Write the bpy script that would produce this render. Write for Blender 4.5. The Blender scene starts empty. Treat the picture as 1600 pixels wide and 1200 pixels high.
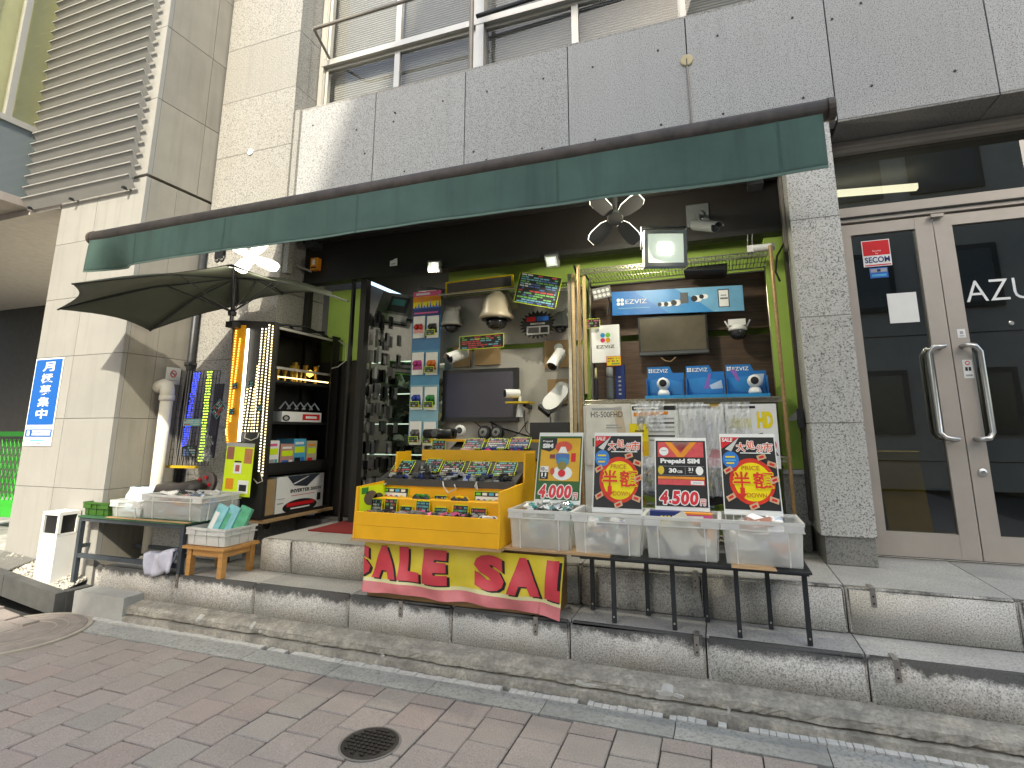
import bpy, bmesh, math, random
from mathutils import Vector, Matrix
random.seed(11)
R = math.radians
scene = bpy.context.scene
col = scene.collection

# ------------------------------------------------------------------ camera
CAMZ = 1.285
YAW, PITCH, ROLL = R(19.604), R(10.682), R(-0.075)
FPX, CX, CY = 841.0, 816.67, 514.0
fw = Vector((-math.sin(YAW)*math.cos(PITCH), math.cos(YAW)*math.cos(PITCH), math.sin(PITCH)))
rt = Vector((math.cos(YAW), math.sin(YAW), 0)); up = rt.cross(fw)
rt, up = math.cos(ROLL)*rt + math.sin(ROLL)*up, -math.sin(ROLL)*rt + math.cos(ROLL)*up
cam = bpy.data.cameras.new('camera'); camo = bpy.data.objects.new('camera', cam); col.objects.link(camo)
camo.matrix_world = Matrix(((rt.x, up.x, -fw.x, 0), (rt.y, up.y, -fw.y, 0), (rt.z, up.z, -fw.z, CAMZ), (0, 0, 0, 1)))
cam.sensor_width = 36; cam.lens = FPX/1600*36
cam.shift_x = (800-CX)/1600; cam.shift_y = (CY-600)/1600
cam.clip_start = .05; cam.clip_end = 500
scene.camera = camo
# survey helpers: where a sight line of the photograph meets a plane of the place
def ray(px, py): return (px-CX)/FPX*rt - (py-CY)/FPX*up + fw
def at(px, py, Y):
    d = ray(px, py); return Vector((0, 0, CAMZ)) + d*(Y/d.y)
def atz(px, py, Z):
    d = ray(px, py); return Vector((0, 0, CAMZ)) + d*((Z-CAMZ)/d.z)
def atx(px, py, X):
    d = ray(px, py); return Vector((0, 0, CAMZ)) + d*(X/d.x)

# ------------------------------------------------------------------ sky, sun, exposure
SUN = Vector((.22, -.73, .65)).normalized()          # direction towards the sun
world = bpy.data.worlds.new('World'); scene.world = world; world.use_nodes = True
wn = world.node_tree; bg = wn.nodes['Background']
sky = wn.nodes.new('ShaderNodeTexSky'); sky.sky_type = 'NISHITA'; sky.sun_disc = False
sky.sun_elevation = math.asin(SUN.z); sky.sun_rotation = math.atan2(SUN.x, SUN.y)
sky.dust_density = 2.5; sky.ozone_density = 1.0; sky.air_density = 1.0
wn.links.new(sky.outputs[0], bg.inputs[0]); bg.inputs[1].default_value = .15
sl = bpy.data.lights.new('sun', 'SUN'); sl.energy = 2.0; sl.angle = R(1.0); sl.color = (1, .965, .91)
so = bpy.data.objects.new('sun', sl); col.objects.link(so)
so.rotation_euler = SUN.to_track_quat('Z', 'Y').to_euler(); so.location = (6, -20, 16)
vs = scene.view_settings; vs.view_transform = 'Standard'; vs.look = 'None'; vs.exposure = 1.72; vs.gamma = 1.0
vs.use_curve_mapping = False
if hasattr(vs, 'use_white_balance'): vs.use_white_balance = True; vs.white_balance_temperature = 7300; vs.white_balance_tint = 5
scene.cycles.use_denoising = True
scene.cycles.max_bounces = 7; scene.cycles.diffuse_bounces = 4; scene.cycles.glossy_bounces = 3
scene.cycles.transparent_max_bounces = 16; scene.cycles.transmission_bounces = 4
scene.cycles.caustics_reflective = False; scene.cycles.caustics_refractive = False
scene.cycles.sample_clamp_indirect = 6

# ------------------------------------------------------------------ materials
MATS = {}
def _new(name):
    m = bpy.data.materials.new(name); m.use_nodes = True
    nt = m.node_tree; p = nt.nodes['Principled BSDF']; MATS[name] = m
    return m, nt, p
def _vec(nt, rnd=True):
    tc = nt.nodes.new('ShaderNodeTexCoord')
    if not rnd: return tc.outputs['Object']
    oi = nt.nodes.new('ShaderNodeObjectInfo')
    mu = nt.nodes.new('ShaderNodeVectorMath'); mu.operation = 'MULTIPLY_ADD'
    mu.inputs[1].default_value = (37, 53, 71)
    nt.links.new(oi.outputs['Random'], mu.inputs[0]); nt.links.new(tc.outputs['Object'], mu.inputs[2])
    return mu.outputs[0]
def _noise(nt, vec, scale, detail=3, rough=.6):
    n = nt.nodes.new('ShaderNodeTexNoise'); n.inputs['Scale'].default_value = scale
    n.inputs['Detail'].default_value = detail; n.inputs['Roughness'].default_value = rough
    nt.links.new(vec, n.inputs['Vector']); return n.outputs['Fac']
def _ramp(nt, fac, stops, interp='LINEAR'):
    r = nt.nodes.new('ShaderNodeValToRGB'); r.color_ramp.interpolation = interp
    e = r.color_ramp.elements
    while len(e) < len(stops): e.new(.5)
    for el, (p, c) in zip(e, stops):
        el.position = p; el.color = (*c, 1) if len(c) == 3 else c
    nt.links.new(fac, r.inputs[0]); return r.outputs[0]
def _mix(nt, fac, a, b, mode='MIX'):
    m = nt.nodes.new('ShaderNodeMix'); m.data_type = 'RGBA'; m.blend_type = mode
    for i, v in ((0, fac), (6, a), (7, b)):
        if hasattr(v, 'default_value'): nt.links.new(v, m.inputs[i])
        elif i == 0: m.inputs[0].default_value = v
        else: m.inputs[i].default_value = (*v, 1)
    return m.outputs[2]
def _bump(nt, p, h, strength, dist=.01):
    b = nt.nodes.new('ShaderNodeBump'); b.inputs['Strength'].default_value = strength
    b.inputs['Distance'].default_value = dist
    nt.links.new(h, b.inputs['Height']); nt.links.new(b.outputs[0], p.inputs['Normal'])
def _weather(nt, c, v, streak=.0, dirt=(.12, .105, .085), vary=.07):
    if vary:
        oi = nt.nodes.new('ShaderNodeObjectInfo'); h = nt.nodes.new('ShaderNodeMapRange'); h.inputs[3].default_value = 1-vary; h.inputs[4].default_value = 1+vary
        nt.links.new(oi.outputs['Random'], h.inputs[0]); cb_ = nt.nodes.new('ShaderNodeCombineColor')
        for i in range(3): nt.links.new(h.outputs[0], cb_.inputs[i])
        c = _mix(nt, 1.0, c, cb_.outputs[0], 'MULTIPLY')
    if streak:                                     # rain streaks: noise drawn out down the wall
        mp = nt.nodes.new('ShaderNodeMapping'); mp.inputs['Scale'].default_value = (9, 9, .55); nt.links.new(v, mp.inputs[0])
        f = _noise(nt, mp.outputs[0], 1.4, 6, .65)
        c = _mix(nt, _ramp(nt, f, [(.50, (0, 0, 0)), (.78, (streak, streak, streak))]), c, dirt)
    return c
def sc3(c, k): return tuple(min(1, max(0, x*k)) for x in c)
def mat(name, c, rough=.55, var=.1, scale=12, metal=0, bump=0, bscale=120, spec=.4, streak=0, vary=0):
    if name in MATS: return MATS[name]
    m, nt, p = _new(name)
    v = _vec(nt); f = _noise(nt, v, scale, 5)
    cc = _ramp(nt, f, [(.3, sc3(c, 1-var)), (.7, sc3(c, 1+var))])
    if streak or vary: cc = _weather(nt, cc, v, streak, sc3(c, .45), vary)
    nt.links.new(cc, p.inputs['Base Color'])
    p.inputs['Roughness'].default_value = rough; p.inputs['Metallic'].default_value = metal
    p.inputs['Specular IOR Level'].default_value = spec
    if bump: _bump(nt, p, _noise(nt, v, bscale, 4), bump, .004)
    return m
def granite(name, light, mid, dark, scale=95, stain=(.5, .46, .38), samt=.25, rough=.55, streak=0, vary=.05):
    m, nt, p = _new(name); v = _vec(nt)
    f = _noise(nt, v, scale, 2, .7)
    c = _ramp(nt, f, [(.36, dark), (.43, mid), (.52, light), (.72, sc3(light, 1.12))])
    vo = nt.nodes.new('ShaderNodeTexVoronoi'); vo.inputs['Scale'].default_value = scale*.55
    nt.links.new(v, vo.inputs['Vector'])
    sp = _ramp(nt, vo.outputs['Distance'], [(.10, (1, 1, 1)), (.17, (0, 0, 0))])
    c = _mix(nt, sp, c, dark)
    big = _noise(nt, v, 1.6, 6, .65)
    bf = _ramp(nt, big, [(.42, (0, 0, 0)), (.75, (samt, samt, samt))])
    c = _mix(nt, bf, c, stain); c = _weather(nt, c, v, streak, sc3(mid, .45), vary)
    nt.links.new(c, p.inputs['Base Color']); p.inputs['Roughness'].default_value = rough
    _bump(nt, p, f, .12, .002)
    return m
def emis(name, c, s):
    if name in MATS: return MATS[name]
    m, nt, p = _new(name)
    p.inputs['Base Color'].default_value = (*c, 1); p.inputs['Emission Color'].default_value = (*c, 1)
    p.inputs['Emission Strength'].default_value = s; return m
def glass(name, tint=(.8, .85, .82), ior=1.5, rough=.0, op=0.0, opc=(.02, .025, .022)):
    m, nt, p = _new(name); nt.nodes.remove(p); out = nt.nodes['Material Output']
    tr = nt.nodes.new('ShaderNodeBsdfTransparent'); tr.inputs[0].default_value = (*tint, 1)
    gl = nt.nodes.new('ShaderNodeBsdfGlossy'); gl.inputs['Roughness'].default_value = rough
    fr = nt.nodes.new('ShaderNodeFresnel'); fr.inputs[0].default_value = ior
    mx = nt.nodes.new('ShaderNodeMixShader'); body = tr.outputs[0]
    if op:
        df = nt.nodes.new('ShaderNodeBsdfDiffuse'); df.inputs[0].default_value = (*opc, 1)
        m2 = nt.nodes.new('ShaderNodeMixShader'); m2.inputs[0].default_value = op
        nt.links.new(tr.outputs[0], m2.inputs[1]); nt.links.new(df.outputs[0], m2.inputs[2]); body = m2.outputs[0]
    ge = nt.nodes.new('ShaderNodeNewGeometry'); mu = nt.nodes.new('ShaderNodeMath'); mu.operation = 'SUBTRACT'; mu.use_clamp = True
    nt.links.new(fr.outputs[0], mu.inputs[0]); nt.links.new(ge.outputs['Backfacing'], mu.inputs[1])   # only the outer face of a pane mirrors
    nt.links.new(mu.outputs[0], mx.inputs[0]); nt.links.new(body, mx.inputs[1]); nt.links.new(gl.outputs[0], mx.inputs[2])
    nt.links.new(mx.outputs[0], out.inputs[0]); return m
def milky(name, c, clear=.35, trans=.4):
    m, nt, p = _new(name); out = nt.nodes['Material Output']
    p.inputs['Base Color'].default_value = (*c, 1); p.inputs['Roughness'].default_value = .3
    v = _vec(nt); f = _noise(nt, v, 9, 5)
    nt.links.new(_ramp(nt, f, [(.35, sc3(c, .86)), (.65, c)]), p.inputs['Base Color'])
    tl = nt.nodes.new('ShaderNodeBsdfTranslucent'); tl.inputs[0].default_value = (*c, 1)
    tr = nt.nodes.new('ShaderNodeBsdfTransparent'); tr.inputs[0].default_value = (*sc3(c, 1.15), 1)
    a = nt.nodes.new('ShaderNodeMixShader'); a.inputs[0].default_value = trans
    nt.links.new(p.outputs[0], a.inputs[1]); nt.links.new(tl.outputs[0], a.inputs[2])
    b = nt.nodes.new('ShaderNodeMixShader'); b.inputs[0].default_value = clear
    nt.links.new(a.outputs[0], b.inputs[1]); nt.links.new(tr.outputs[0], b.inputs[2])
    nt.links.new(b.outputs[0], out.inputs[0]); return m

# ------------------------------------------------------------------ mesh builder
INV = {}
class G:
    def __init__(s): s.bm = bmesh.new(); s.M = Matrix()
    def _add(s, vs, fs):
        v = [s.bm.verts.new(s.M @ Vector(p)) for p in vs]
        for f in fs:
            try: s.bm.faces.new([v[i] for i in f])
            except ValueError: pass
        return s
    def box(s, x0, x1, y0, y1, z0, z1):
        return s._add([(x, y, z) for x in (x0, x1) for y in (y0, y1) for z in (z0, z1)],
            [(0, 1, 3, 2), (4, 6, 7, 5), (0, 4, 5, 1), (2, 3, 7, 6), (0, 2, 6, 4), (1, 5, 7, 3)])
    def quad(s, *p): return s._add(p, [tuple(range(len(p)))])
    def prism(s, pts, vec):
        n = len(pts); vec = Vector(vec); p = [Vector(q) for q in pts]
        return s._add(p + [q+vec for q in p], [tuple(range(n))[::-1], tuple(range(n, 2*n))] + [(i, (i+1) % n, n+(i+1) % n, n+i) for i in range(n)])
    def tube(s, pts, r, n=8, r1=None, cap=True):
        pts = [Vector(p) for p in pts]; k = len(pts); rings = []; ref = None
        for i, p in enumerate(pts):
            t = (pts[min(i+1, k-1)] - pts[max(i-1, 0)]).normalized()
            if ref is None: ref = t.orthogonal().normalized()
            a = (ref - t*ref.dot(t)).normalized(); ref = a; b = t.cross(a)
            rr = r if r1 is None else r + (r1-r)*i/(k-1)
            rings.append([p + rr*(math.cos(2*math.pi*j/n)*a + math.sin(2*math.pi*j/n)*b) for j in range(n)])
        vs = [q for rg in rings for q in rg]
        fs = [(i*n+j, i*n+(j+1) % n, (i+1)*n+(j+1) % n, (i+1)*n+j) for i in range(k-1) for j in range(n)]
        if cap: fs += [tuple(range(n))[::-1], tuple(range((k-1)*n, k*n))]
        return s._add(vs, fs)
    def bar(s, a, b, w, h=None):
        a, b = Vector(a), Vector(b); h = h or w; t = (b-a).normalized()
        u = t.cross(Vector((0, 0, 1)));
        u = u.normalized() if u.length > 1e-4 else Vector((1, 0, 0)); v = u.cross(t)
        vs = [p + u*w/2*i + v*h/2*j for p in (a, b) for i in (-1, 1) for j in (-1, 1)]
        return s._add(vs, [(0, 1, 3, 2), (4, 6, 7, 5), (0, 4, 5, 1), (2, 3, 7, 6), (0, 2, 6, 4), (1, 5, 7, 3)])
    def lathe(s, prof, c=(0, 0, 0), axis=(0, 0, 1), n=20, cap=True):
        q = Vector((0, 0, 1)).rotation_difference(Vector(axis).normalized()).to_matrix().to_4x4()
        T = Matrix.Translation(Vector(c)) @ q; k = len(prof)
        vs = [T @ Vector((r*math.cos(2*math.pi*j/n), r*math.sin(2*math.pi*j/n), z)) for r, z in prof for j in range(n)]
        fs = [(i*n+j, i*n+(j+1) % n, (i+1)*n+(j+1) % n, (i+1)*n+j) for i in range(k-1) for j in range(n)]
        if cap: fs += [tuple(range(n))[::-1], tuple(range((k-1)*n, k*n))]
        return s._add(vs, fs)
    def disc(s, c, r, axis=(0, -1, 0), n=18, t=.002): return s.lathe([(r, 0), (r, t)], c, axis, n)
    def grid(s, fn, nu, nv):
        vs = [fn(i/nu, j/nv) for i in range(nu+1) for j in range(nv+1)]
        return s._add(vs, [(i*(nv+1)+j, (i+1)*(nv+1)+j, (i+1)*(nv+1)+j+1, i*(nv+1)+j+1) for i in range(nu) for j in range(nv)])
    def obj(s, name, m, parent=None, bevel=0, smooth=False, solid=0, jit=0):
        bm = s.bm
        if jit:
            for v in bm.verts: v.co += Vector((random.uniform(-jit, jit) for _ in range(3)))
        if bevel:
            bmesh.ops.bevel(bm, geom=[e for e in bm.edges if e.is_manifold and e.calc_face_angle(0) > .6], offset=bevel, segments=2 if bevel > .004 else 1, affect='EDGES', clamp_overlap=True)
        bmesh.ops.recalc_face_normals(bm, faces=bm.faces)
        loc = None
        if parent is None:                                   # a thing of one mesh: origin at its base
            xs = [v.co for v in bm.verts]
            loc = Vector(((min(v.x for v in xs)+max(v.x for v in xs))/2, (min(v.y for v in xs)+max(v.y for v in xs))/2, min(v.z for v in xs)))
            T = Matrix.Translation(-loc)
        else: T = INV[parent.name]
        bm.transform(T)
        me = bpy.data.meshes.new(name); bm.to_mesh(me); bm.free()
        me.materials.append(m)
        if smooth: me.shade_smooth()
        o = bpy.data.objects.new(name, me); col.objects.link(o)
        if parent: o.parent = parent
        else: o.location = loc
        INV[o.name] = T
        if solid:
            md = o.modifiers.new('thickness', 'SOLIDIFY'); md.thickness = solid; md.offset = 0
        return o
def tag(o, label, cat, group=None):
    o['label'] = label; o['category'] = cat
    if group: o['group'] = group
    return o
def thing(name, label, cat, loc, rotz=0, group=None, local=False):
    """an Empty at the thing's base; parts are drawn in world metres unless local"""
    o = bpy.data.objects.new(name, None); col.objects.link(o); o.empty_display_size = .1
    o.location = loc; o.rotation_euler = (0, 0, rotz)
    M_ = Matrix.Translation(Vector(loc)) @ Matrix.Rotation(rotz, 4, 'Z')
    INV[o.name] = Matrix() if local else M_.inverted()
    return tag(o, label, cat, group)
def structure(o): o['kind'] = 'structure'; return o
def stuff(o): o['kind'] = 'stuff'; return o
def copy_tree(o, parent=None):
    c = o.copy(); col.objects.link(c); c.parent = parent; INV[c.name] = INV[o.name]
    for ch in o.children: copy_tree(ch, c)
    return c

_txt = {}
def text_mesh(body, bold=0.0, spacing=1.0, shear=0):
    k = (body, bold, spacing, shear)
    if k in _txt: return _txt[k]
    cu = bpy.data.curves.new('t', 'FONT'); cu.body = body; cu.offset = bold; cu.space_character = spacing; cu.resolution_u = 3
    cu.shear = shear; cu.fill_mode = 'FRONT'
    o = bpy.data.objects.new('t', cu); col.objects.link(o)
    dg = bpy.context.evaluated_depsgraph_get(); dg.update()
    me = bpy.data.meshes.new_from_object(o.evaluated_get(dg))
    vs = [v.co.copy() for v in me.vertices]; fs = [tuple(p.vertices) for p in me.polygons]
    bpy.data.objects.remove(o); bpy.data.curves.remove(cu); bpy.data.meshes.remove(me)
    if vs:
        x0, x1 = min(v.x for v in vs), max(v.x for v in vs); y0, y1 = min(v.y for v in vs), max(v.y for v in vs)
        vs = [((v.x-x0)/max(x1-x0, 1e-6), (v.y-y0)/max(y1-y0, 1e-6)) for v in vs]; asp = (x1-x0)/max(y1-y0, 1e-6)
    else: asp = 1
    _txt[k] = (vs, fs, asp); return _txt[k]
class Print:
    """flat print on a sheet: x to the right 0..w, y up 0..h on the plane (o, u, v); layers stand 0.7 mm apart"""
    def __init__(s, o, u, v, w, h):
        s.o, s.u, s.v, s.w, s.h = Vector(o), Vector(u).normalized(), Vector(v).normalized(), w, h
        s.n = s.u.cross(s.v); s.g = {}
    def P(s, x, y, l): return s.o + s.u*(x*s.w) + s.v*(y*s.h) + s.n*(.0007*l+.0006)
    def _g(s, m, nm):
        k = (m.name, nm)
        if k not in s.g: s.g[k] = (G(), m, nm)
        return s.g[k][0]
    def rect(s, x0, y0, x1, y1, m, l=1, nm='print'):
        s._g(m, nm).quad(s.P(x0, y0, l), s.P(x1, y0, l), s.P(x1, y1, l), s.P(x0, y1, l)); return s
    def poly(s, pts, m, l=1, nm='print'): s._g(m, nm).quad(*[s.P(x, y, l) for x, y in pts]); return s
    def oval(s, x, y, rx, ry, m, l=1, nm='print', n=28):
        return s.poly([(x+rx*math.cos(2*math.pi*i/n), y+ry*math.sin(2*math.pi*i/n)) for i in range(n)], m, l, nm)
    def text(s, body, x0, y0, x1, y1, m, l=2, bold=0.0, nm='lettering', shear=0, spacing=1.0, keep=False):
        vs, fs, asp = text_mesh(body, bold, spacing, shear)
        if not vs: return s
        if keep:                                    # keep letter proportions, centred
            W, H = (x1-x0)*s.w, (y1-y0)*s.h
            if asp*H < W: d = (W-asp*H)/2/s.w; x0 += d; x1 -= d
        s._g(m, nm)._add([s.P(x0+(x1-x0)*a, y0+(y1-y0)*b, l) for a, b in vs], fs); return s
    def done(s, parent):
        for g, m, nm in s.g.values():
            o = g.obj(nm, m, parent)
            if nm in ('print', 'lettering'): stuff(o)
# ------------------------------------------------------------------ shared materials
GRAN = granite('grey_granite', (.37, .37, .365), (.29, .29, .285), (.095, .095, .095), 130, (.29, .285, .275), .3, streak=.14)
GRANP = granite('pillar_granite', (.53, .525, .505), (.40, .395, .38), (.085, .085, .085), 105, (.42, .40, .35), .3, streak=.12)
GRANL = granite('pale_granite', (.315, .305, .28), (.25, .24, .22), (.10, .095, .09), 90, (.27, .25, .21), .4, streak=.2)
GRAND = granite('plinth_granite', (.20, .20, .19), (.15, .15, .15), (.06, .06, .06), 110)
TILEW = mat('cream_cladding', (.29, .282, .262), .6, .06, 3, bump=.08, bscale=60, streak=.28, vary=.05)
TILEB = mat('dimmed_cream_cladding', (.29, .268, .228), .65, .09, 3, bump=.15, bscale=50, streak=.4, vary=.06)  # same cladding as the front; its duller lighting is put into the colour
BROWNW = mat('shaded_stone_cladding', (.58, .52, .46), .6, .08, 3, vary=.08)
JOINT = mat('dark_joint', (.06, .055, .05), .9)
CONC = mat('concrete', (.27, .265, .25), .9, .3, 7, bump=.4, bscale=90)
STEEL = mat('brushed_steel', (.55, .54, .52), .3, .05, 30, metal=1)
ALU = mat('pale_aluminium', (.52, .50, .46), .42, .04, 8, metal=.55)
BRONZE = mat('champagne_frame', (.44, .395, .35), .45, .05, 8, metal=.35)
DKMET = mat('dark_metal', (.035, .037, .04), .45, .2, 20, metal=.3)
BLACK = mat('black_plastic', (.012, .012, .013), .4, .2, 20)
BLACKM = mat('black_paint', (.014, .013, .012), .55, .2, 8)
WHITE = mat('white_plastic', (.74, .74, .72), .35, .04, 10)
PAPER = mat('white_paper', (.78, .78, .75), .7, .03, 10)
GREEN = mat('lime_wall_paint', (.37, .54, .11), .75, .07, 3)
WOODD = None
def woodmat(name, a, b, scale=9, rough=.5):
    m, nt, p = _new(name); v = _vec(nt)
    mp = nt.nodes.new('ShaderNodeMapping'); mp.inputs['Scale'].default_value = (1, 1, 14); nt.links.new(v, mp.inputs[0])
    f = _noise(nt, mp.outputs[0], scale*.6, 5, .6)
    nt.links.new(_ramp(nt, f, [(.3, a), (.7, b)]), p.inputs['Base Color']); p.inputs['Roughness'].default_value = rough
    return m
WOODD = woodmat('walnut_board', (.055, .03, .018), (.12, .07, .042))
WOODO = woodmat('orange_pine', (.42, .20, .055), (.55, .29, .09), 6)
PLY = woodmat('plywood_edge', (.34, .21, .10), (.48, .31, .16), 8, .7)
CARDB = mat('cardboard', (.36, .24, .12), .85, .08, 10)

def stepstone(name, k):
    m, nt, p = _new(name); v = _vec(nt)
    f = _noise(nt, v, 150, 3, .7)
    c = _ramp(nt, f, [(.33, (.16, .15, .135)), (.45, (.45, .425, .385)), (.6, (.66, .635, .585)), (.75, (.78, .76, .71))])
    d = _noise(nt, v, 3.2, 6, .65)
    c = _mix(nt, _ramp(nt, d, [(.46, (0, 0, 0)), (.78, (.55, .55, .55))]), c, (.30, .265, .21))
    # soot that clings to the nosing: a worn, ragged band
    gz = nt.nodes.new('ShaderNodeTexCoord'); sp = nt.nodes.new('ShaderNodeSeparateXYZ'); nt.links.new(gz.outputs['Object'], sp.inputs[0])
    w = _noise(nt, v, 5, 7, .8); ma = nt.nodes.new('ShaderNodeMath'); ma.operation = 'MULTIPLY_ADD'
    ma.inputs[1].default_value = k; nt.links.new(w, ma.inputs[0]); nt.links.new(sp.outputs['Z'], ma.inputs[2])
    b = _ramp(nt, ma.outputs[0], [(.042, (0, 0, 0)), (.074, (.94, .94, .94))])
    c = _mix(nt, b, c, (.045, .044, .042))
    nt.links.new(c, p.inputs['Base Color']); p.inputs['Roughness'].default_value = .8
    _bump(nt, p, f, .35, .004); return m
STEPR = stepstone('weathered_step_granite', .195); STEPU = stepstone('weathered_upper_step_granite', .125)
STEPT = granite('tread_granite', (.40, .39, .37), (.34, .335, .315), (.22, .215, .20), 120, (.24, .235, .22), .8, .7)

# ------------------------------------------------------------------ street, pavement
def rise(x): return 0 if x > -4.3 else min((-4.3-x)*.12, .28)
PAV = []
for i, (a, b) in enumerate((((.27, .232, .21), (.34, .295, .27)), ((.275, .234, .213), (.345, .295, .27)), ((.265, .238, .215), (.33, .30, .272)), ((.28, .225, .203), (.345, .28, .255)))):
    m, nt, p = _new(f'paver_{"abcd"[i]}'); v = _vec(nt)
    f = _noise(nt, v, 170, 3, .7); c = _ramp(nt, f, [(.3, sc3(a, .66)), (.48, a), (.68, b), (.76, sc3(b, 1.6))])
    d = _noise(nt, v, 4, 6, .65); c = _mix(nt, _ramp(nt, d, [(.45, (0, 0, 0)), (.75, (.55, .55, .55))]), c, (.19, .18, .165))
    c = _weather(nt, c, v, 0, vary=.06)
    nt.links.new(c, p.inputs['Base Color']); p.inputs['Roughness'].default_value = .85; _bump(nt, p, f, .5, .003); PAV.append(m)
MORTAR = mat('joint_mortar', (.04, .036, .032), .95, .3, 20)
ASPH = mat('asphalt', (.055, .055, .055), .9, .2, 6, bump=.5, bscale=200)
g = G(); g.box(-80, 80, -90, 90, -.5, -.12); structure(g.obj('ground', ASPH))
g = G(); g.grid(lambda u, v: (-7.2+u*11.2, -6+v*8.64, rise(-7.2+u*11.2)-.015), 56, 4)
pav = structure(g.obj('pavement', MORTAR))
W = .196
meshes = []
for k in range(6):
    h = G(); h.box(-W/2+.003, W/2-.003, -W/2+.003, W/2-.003, -.03, 0)
    bmesh.ops.bevel(h.bm, geom=h.bm.edges[:], offset=.0045, segments=1, affect='EDGES')
    me = bpy.data.meshes.new('paver'); h.bm.to_mesh(me); h.bm.free(); me.materials.append(PAV[(0, 0, 1, 1, 2, 3)[k]]); meshes.append(me)
def add_paver(x, y):
    o = bpy.data.objects.new('paver', random.choice(meshes)); col.objects.link(o); o.parent = pav
    o.location = Vector((x, y, rise(x)+random.uniform(-.004, .001))) - pav.location
    o.rotation_euler = (random.uniform(-.012, .012), random.uniform(-.012, .012)+(.12 if -6.6 < x < -4.3 else 0), random.uniform(-.004, .004))
far = G(); cand = []
c0 = -1.284
for i in range(-27, 27):
    x = c0 + W*(i+.5); yo = 2.627 - (W/2 if i % 2 else 0)
    if i % 2:                                          # half pavers close the row at the kerb
        far.box(x-W/2+.002, x+W/2-.002, 2.627-W/2+.002, 2.625, -.03+rise(x), rise(x)-.001)
    for j in range(44):
        y = yo - W*(j+.5)
        if y < -5.8: break
        d = Vector((x, y, -CAMZ)).dot(fw)
        u = CX + FPX*Vector((x, y, rise(x)-CAMZ)).dot(rt)/max(d, .01); w_ = CY - FPX*Vector((x, y, rise(x)-CAMZ)).dot(up)/max(d, .01)
        if d > .2 and -140 < u < 1740 and w_ < 1330: cand.append((x, y))
        else: far.box(x-W/2+.002, x+W/2-.002, y-W/2+.002, y+W/2-.002, -.03+rise(x), rise(x))
for x, y in cand[:300]: add_paver(x, y)
fo = far.obj('paver_field', PAV[1], pav); stuff(fo)
KERBM = granite('kerb_concrete', (.33, .33, .31), (.29, .29, .27), (.20, .20, .185), 60, (.19, .195, .185), .9, .85)
WHT = mat('white_mosaic', (.52, .51, .48), .7, .15, 40)
x = -4.46
while x < 4:
    g = G(); g.box(x+.002, x+.598, 2.632, 2.782, -.05, .002); g.obj('kerb_stone', KERBM, pav, bevel=.006)
    x += .6
g = G(); x = -4.3
while x < 4:
    l = random.uniform(.025, .05)
    if random.random() < .93:
        dy = .012*math.sin(x*1.3); g.box(x, x+l-.003, 2.785+dy, 2.824+dy+random.uniform(-.004, .003), -.04, random.uniform(.004, .009))
    x += l
o = g.obj('white_tiles', WHT, pav); stuff(o)

# manhole covers
IRON = mat('cast_iron', (.035, .033, .031), .55, .3, 30, metal=.5)
def manhole(cx, cy, r, label, m, rim):
    t = thing('manhole_cover', label, 'manhole cover', (cx, cy, 0))
    g = G(); g.lathe([(r*1.09, -.03), (r*1.09, .002), (r*1.01, .003), (r*1.01, -.03)], (cx, cy, rise(cx)), n=40, cap=False); g.obj('rim', rim, t)
    g = G(); g.lathe([(r, -.03), (r, .004), (r*.9, .007), (r*.86, .004)], (cx, cy, rise(cx)), n=40)
    g.obj('plate', m, t)
    g = G()
    if r > .2:
        for q in (.55, .72): G().lathe([(r*q, 0), (r*q, .006), (r*(q+.02), .006), (r*(q+.02), 0)], (cx, cy, rise(cx)), n=40, cap=False).obj('ring', rim, t)
        return t
    for i in range(-4, 5):
        for j in range(-4, 5):
            px, py = i*r*.19, j*r*.19
            if math.hypot(px, py) < r*.82 and not (abs(i) < 1 and j == -4):
                g.box(cx+px-r*.065, cx+px+r*.065, cy+py-r*.04, cy+py+r*.04, rise(cx), rise(cx)+.009)
    stuff(g.obj('studs', m, t))
    return t
manhole(-1.452, 2.17, .118, 'small round black iron cover set in the reddish pavers', IRON, mat('cover_rim', (.14, .13, .12), .7))
mh = manhole(-4.35, 2.45, .37, 'large round paved cover with faint pale rings near the planter', mat('paved_cover', (.25, .215, .19), .85, .2, 12, bump=.3), mat('pale_ring', (.33, .30, .25), .6))

# ------------------------------------------------------------------ stone steps
st = thing('stone_steps', 'two weathered granite steps with black-stained nosings below the shop', 'steps', (-1.6, 3.1, 0))
ZL, Z1 = .515, .298
def riser(x0, x1, y, z0, z1, d=.05, m=None):
    # each stone keeps its own frame, so that its z runs from the nosing down
    o = bpy.data.objects.new('riser_stone', None)
    h = G(); h.box(x0+.004, x1-.004, y, y+d, z0, z1-.002)
    bmesh.ops.bevel(h.bm, geom=[e for e in h.bm.edges], offset=.012, segments=2, affect='EDGES')
    h.bm.transform(Matrix.Translation((-(x0+x1)/2, -y, -z1)))
    me = bpy.data.meshes.new('riser_stone'); h.bm.to_mesh(me); h.bm.free(); me.materials.append(m or STEPR); me.shade_smooth()
    o = bpy.data.objects.new('riser_stone', me); col.objects.link(o); o.parent = st
    o.location = Vector(((x0+x1)/2, y, z1)) - st.location
LJ = [-4.47, -4.4, -3.66, -2.93, -2.19, -1.49, -.8, -.12, .56, 1.24, 1.92, 2.6, 3.3]
for a, b in zip(LJ, LJ[1:]): riser(a, b, 2.97, .09, Z1)
UJ = [-3.2, -2.91, -2.21, -1.51, -.81, -.13, .55, 1.25, 1.95, 2.65, 3.3]
for a, b in zip(UJ, UJ[1:]): riser(a, b, 3.265, Z1-.01, ZL, m=STEPU)
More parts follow.
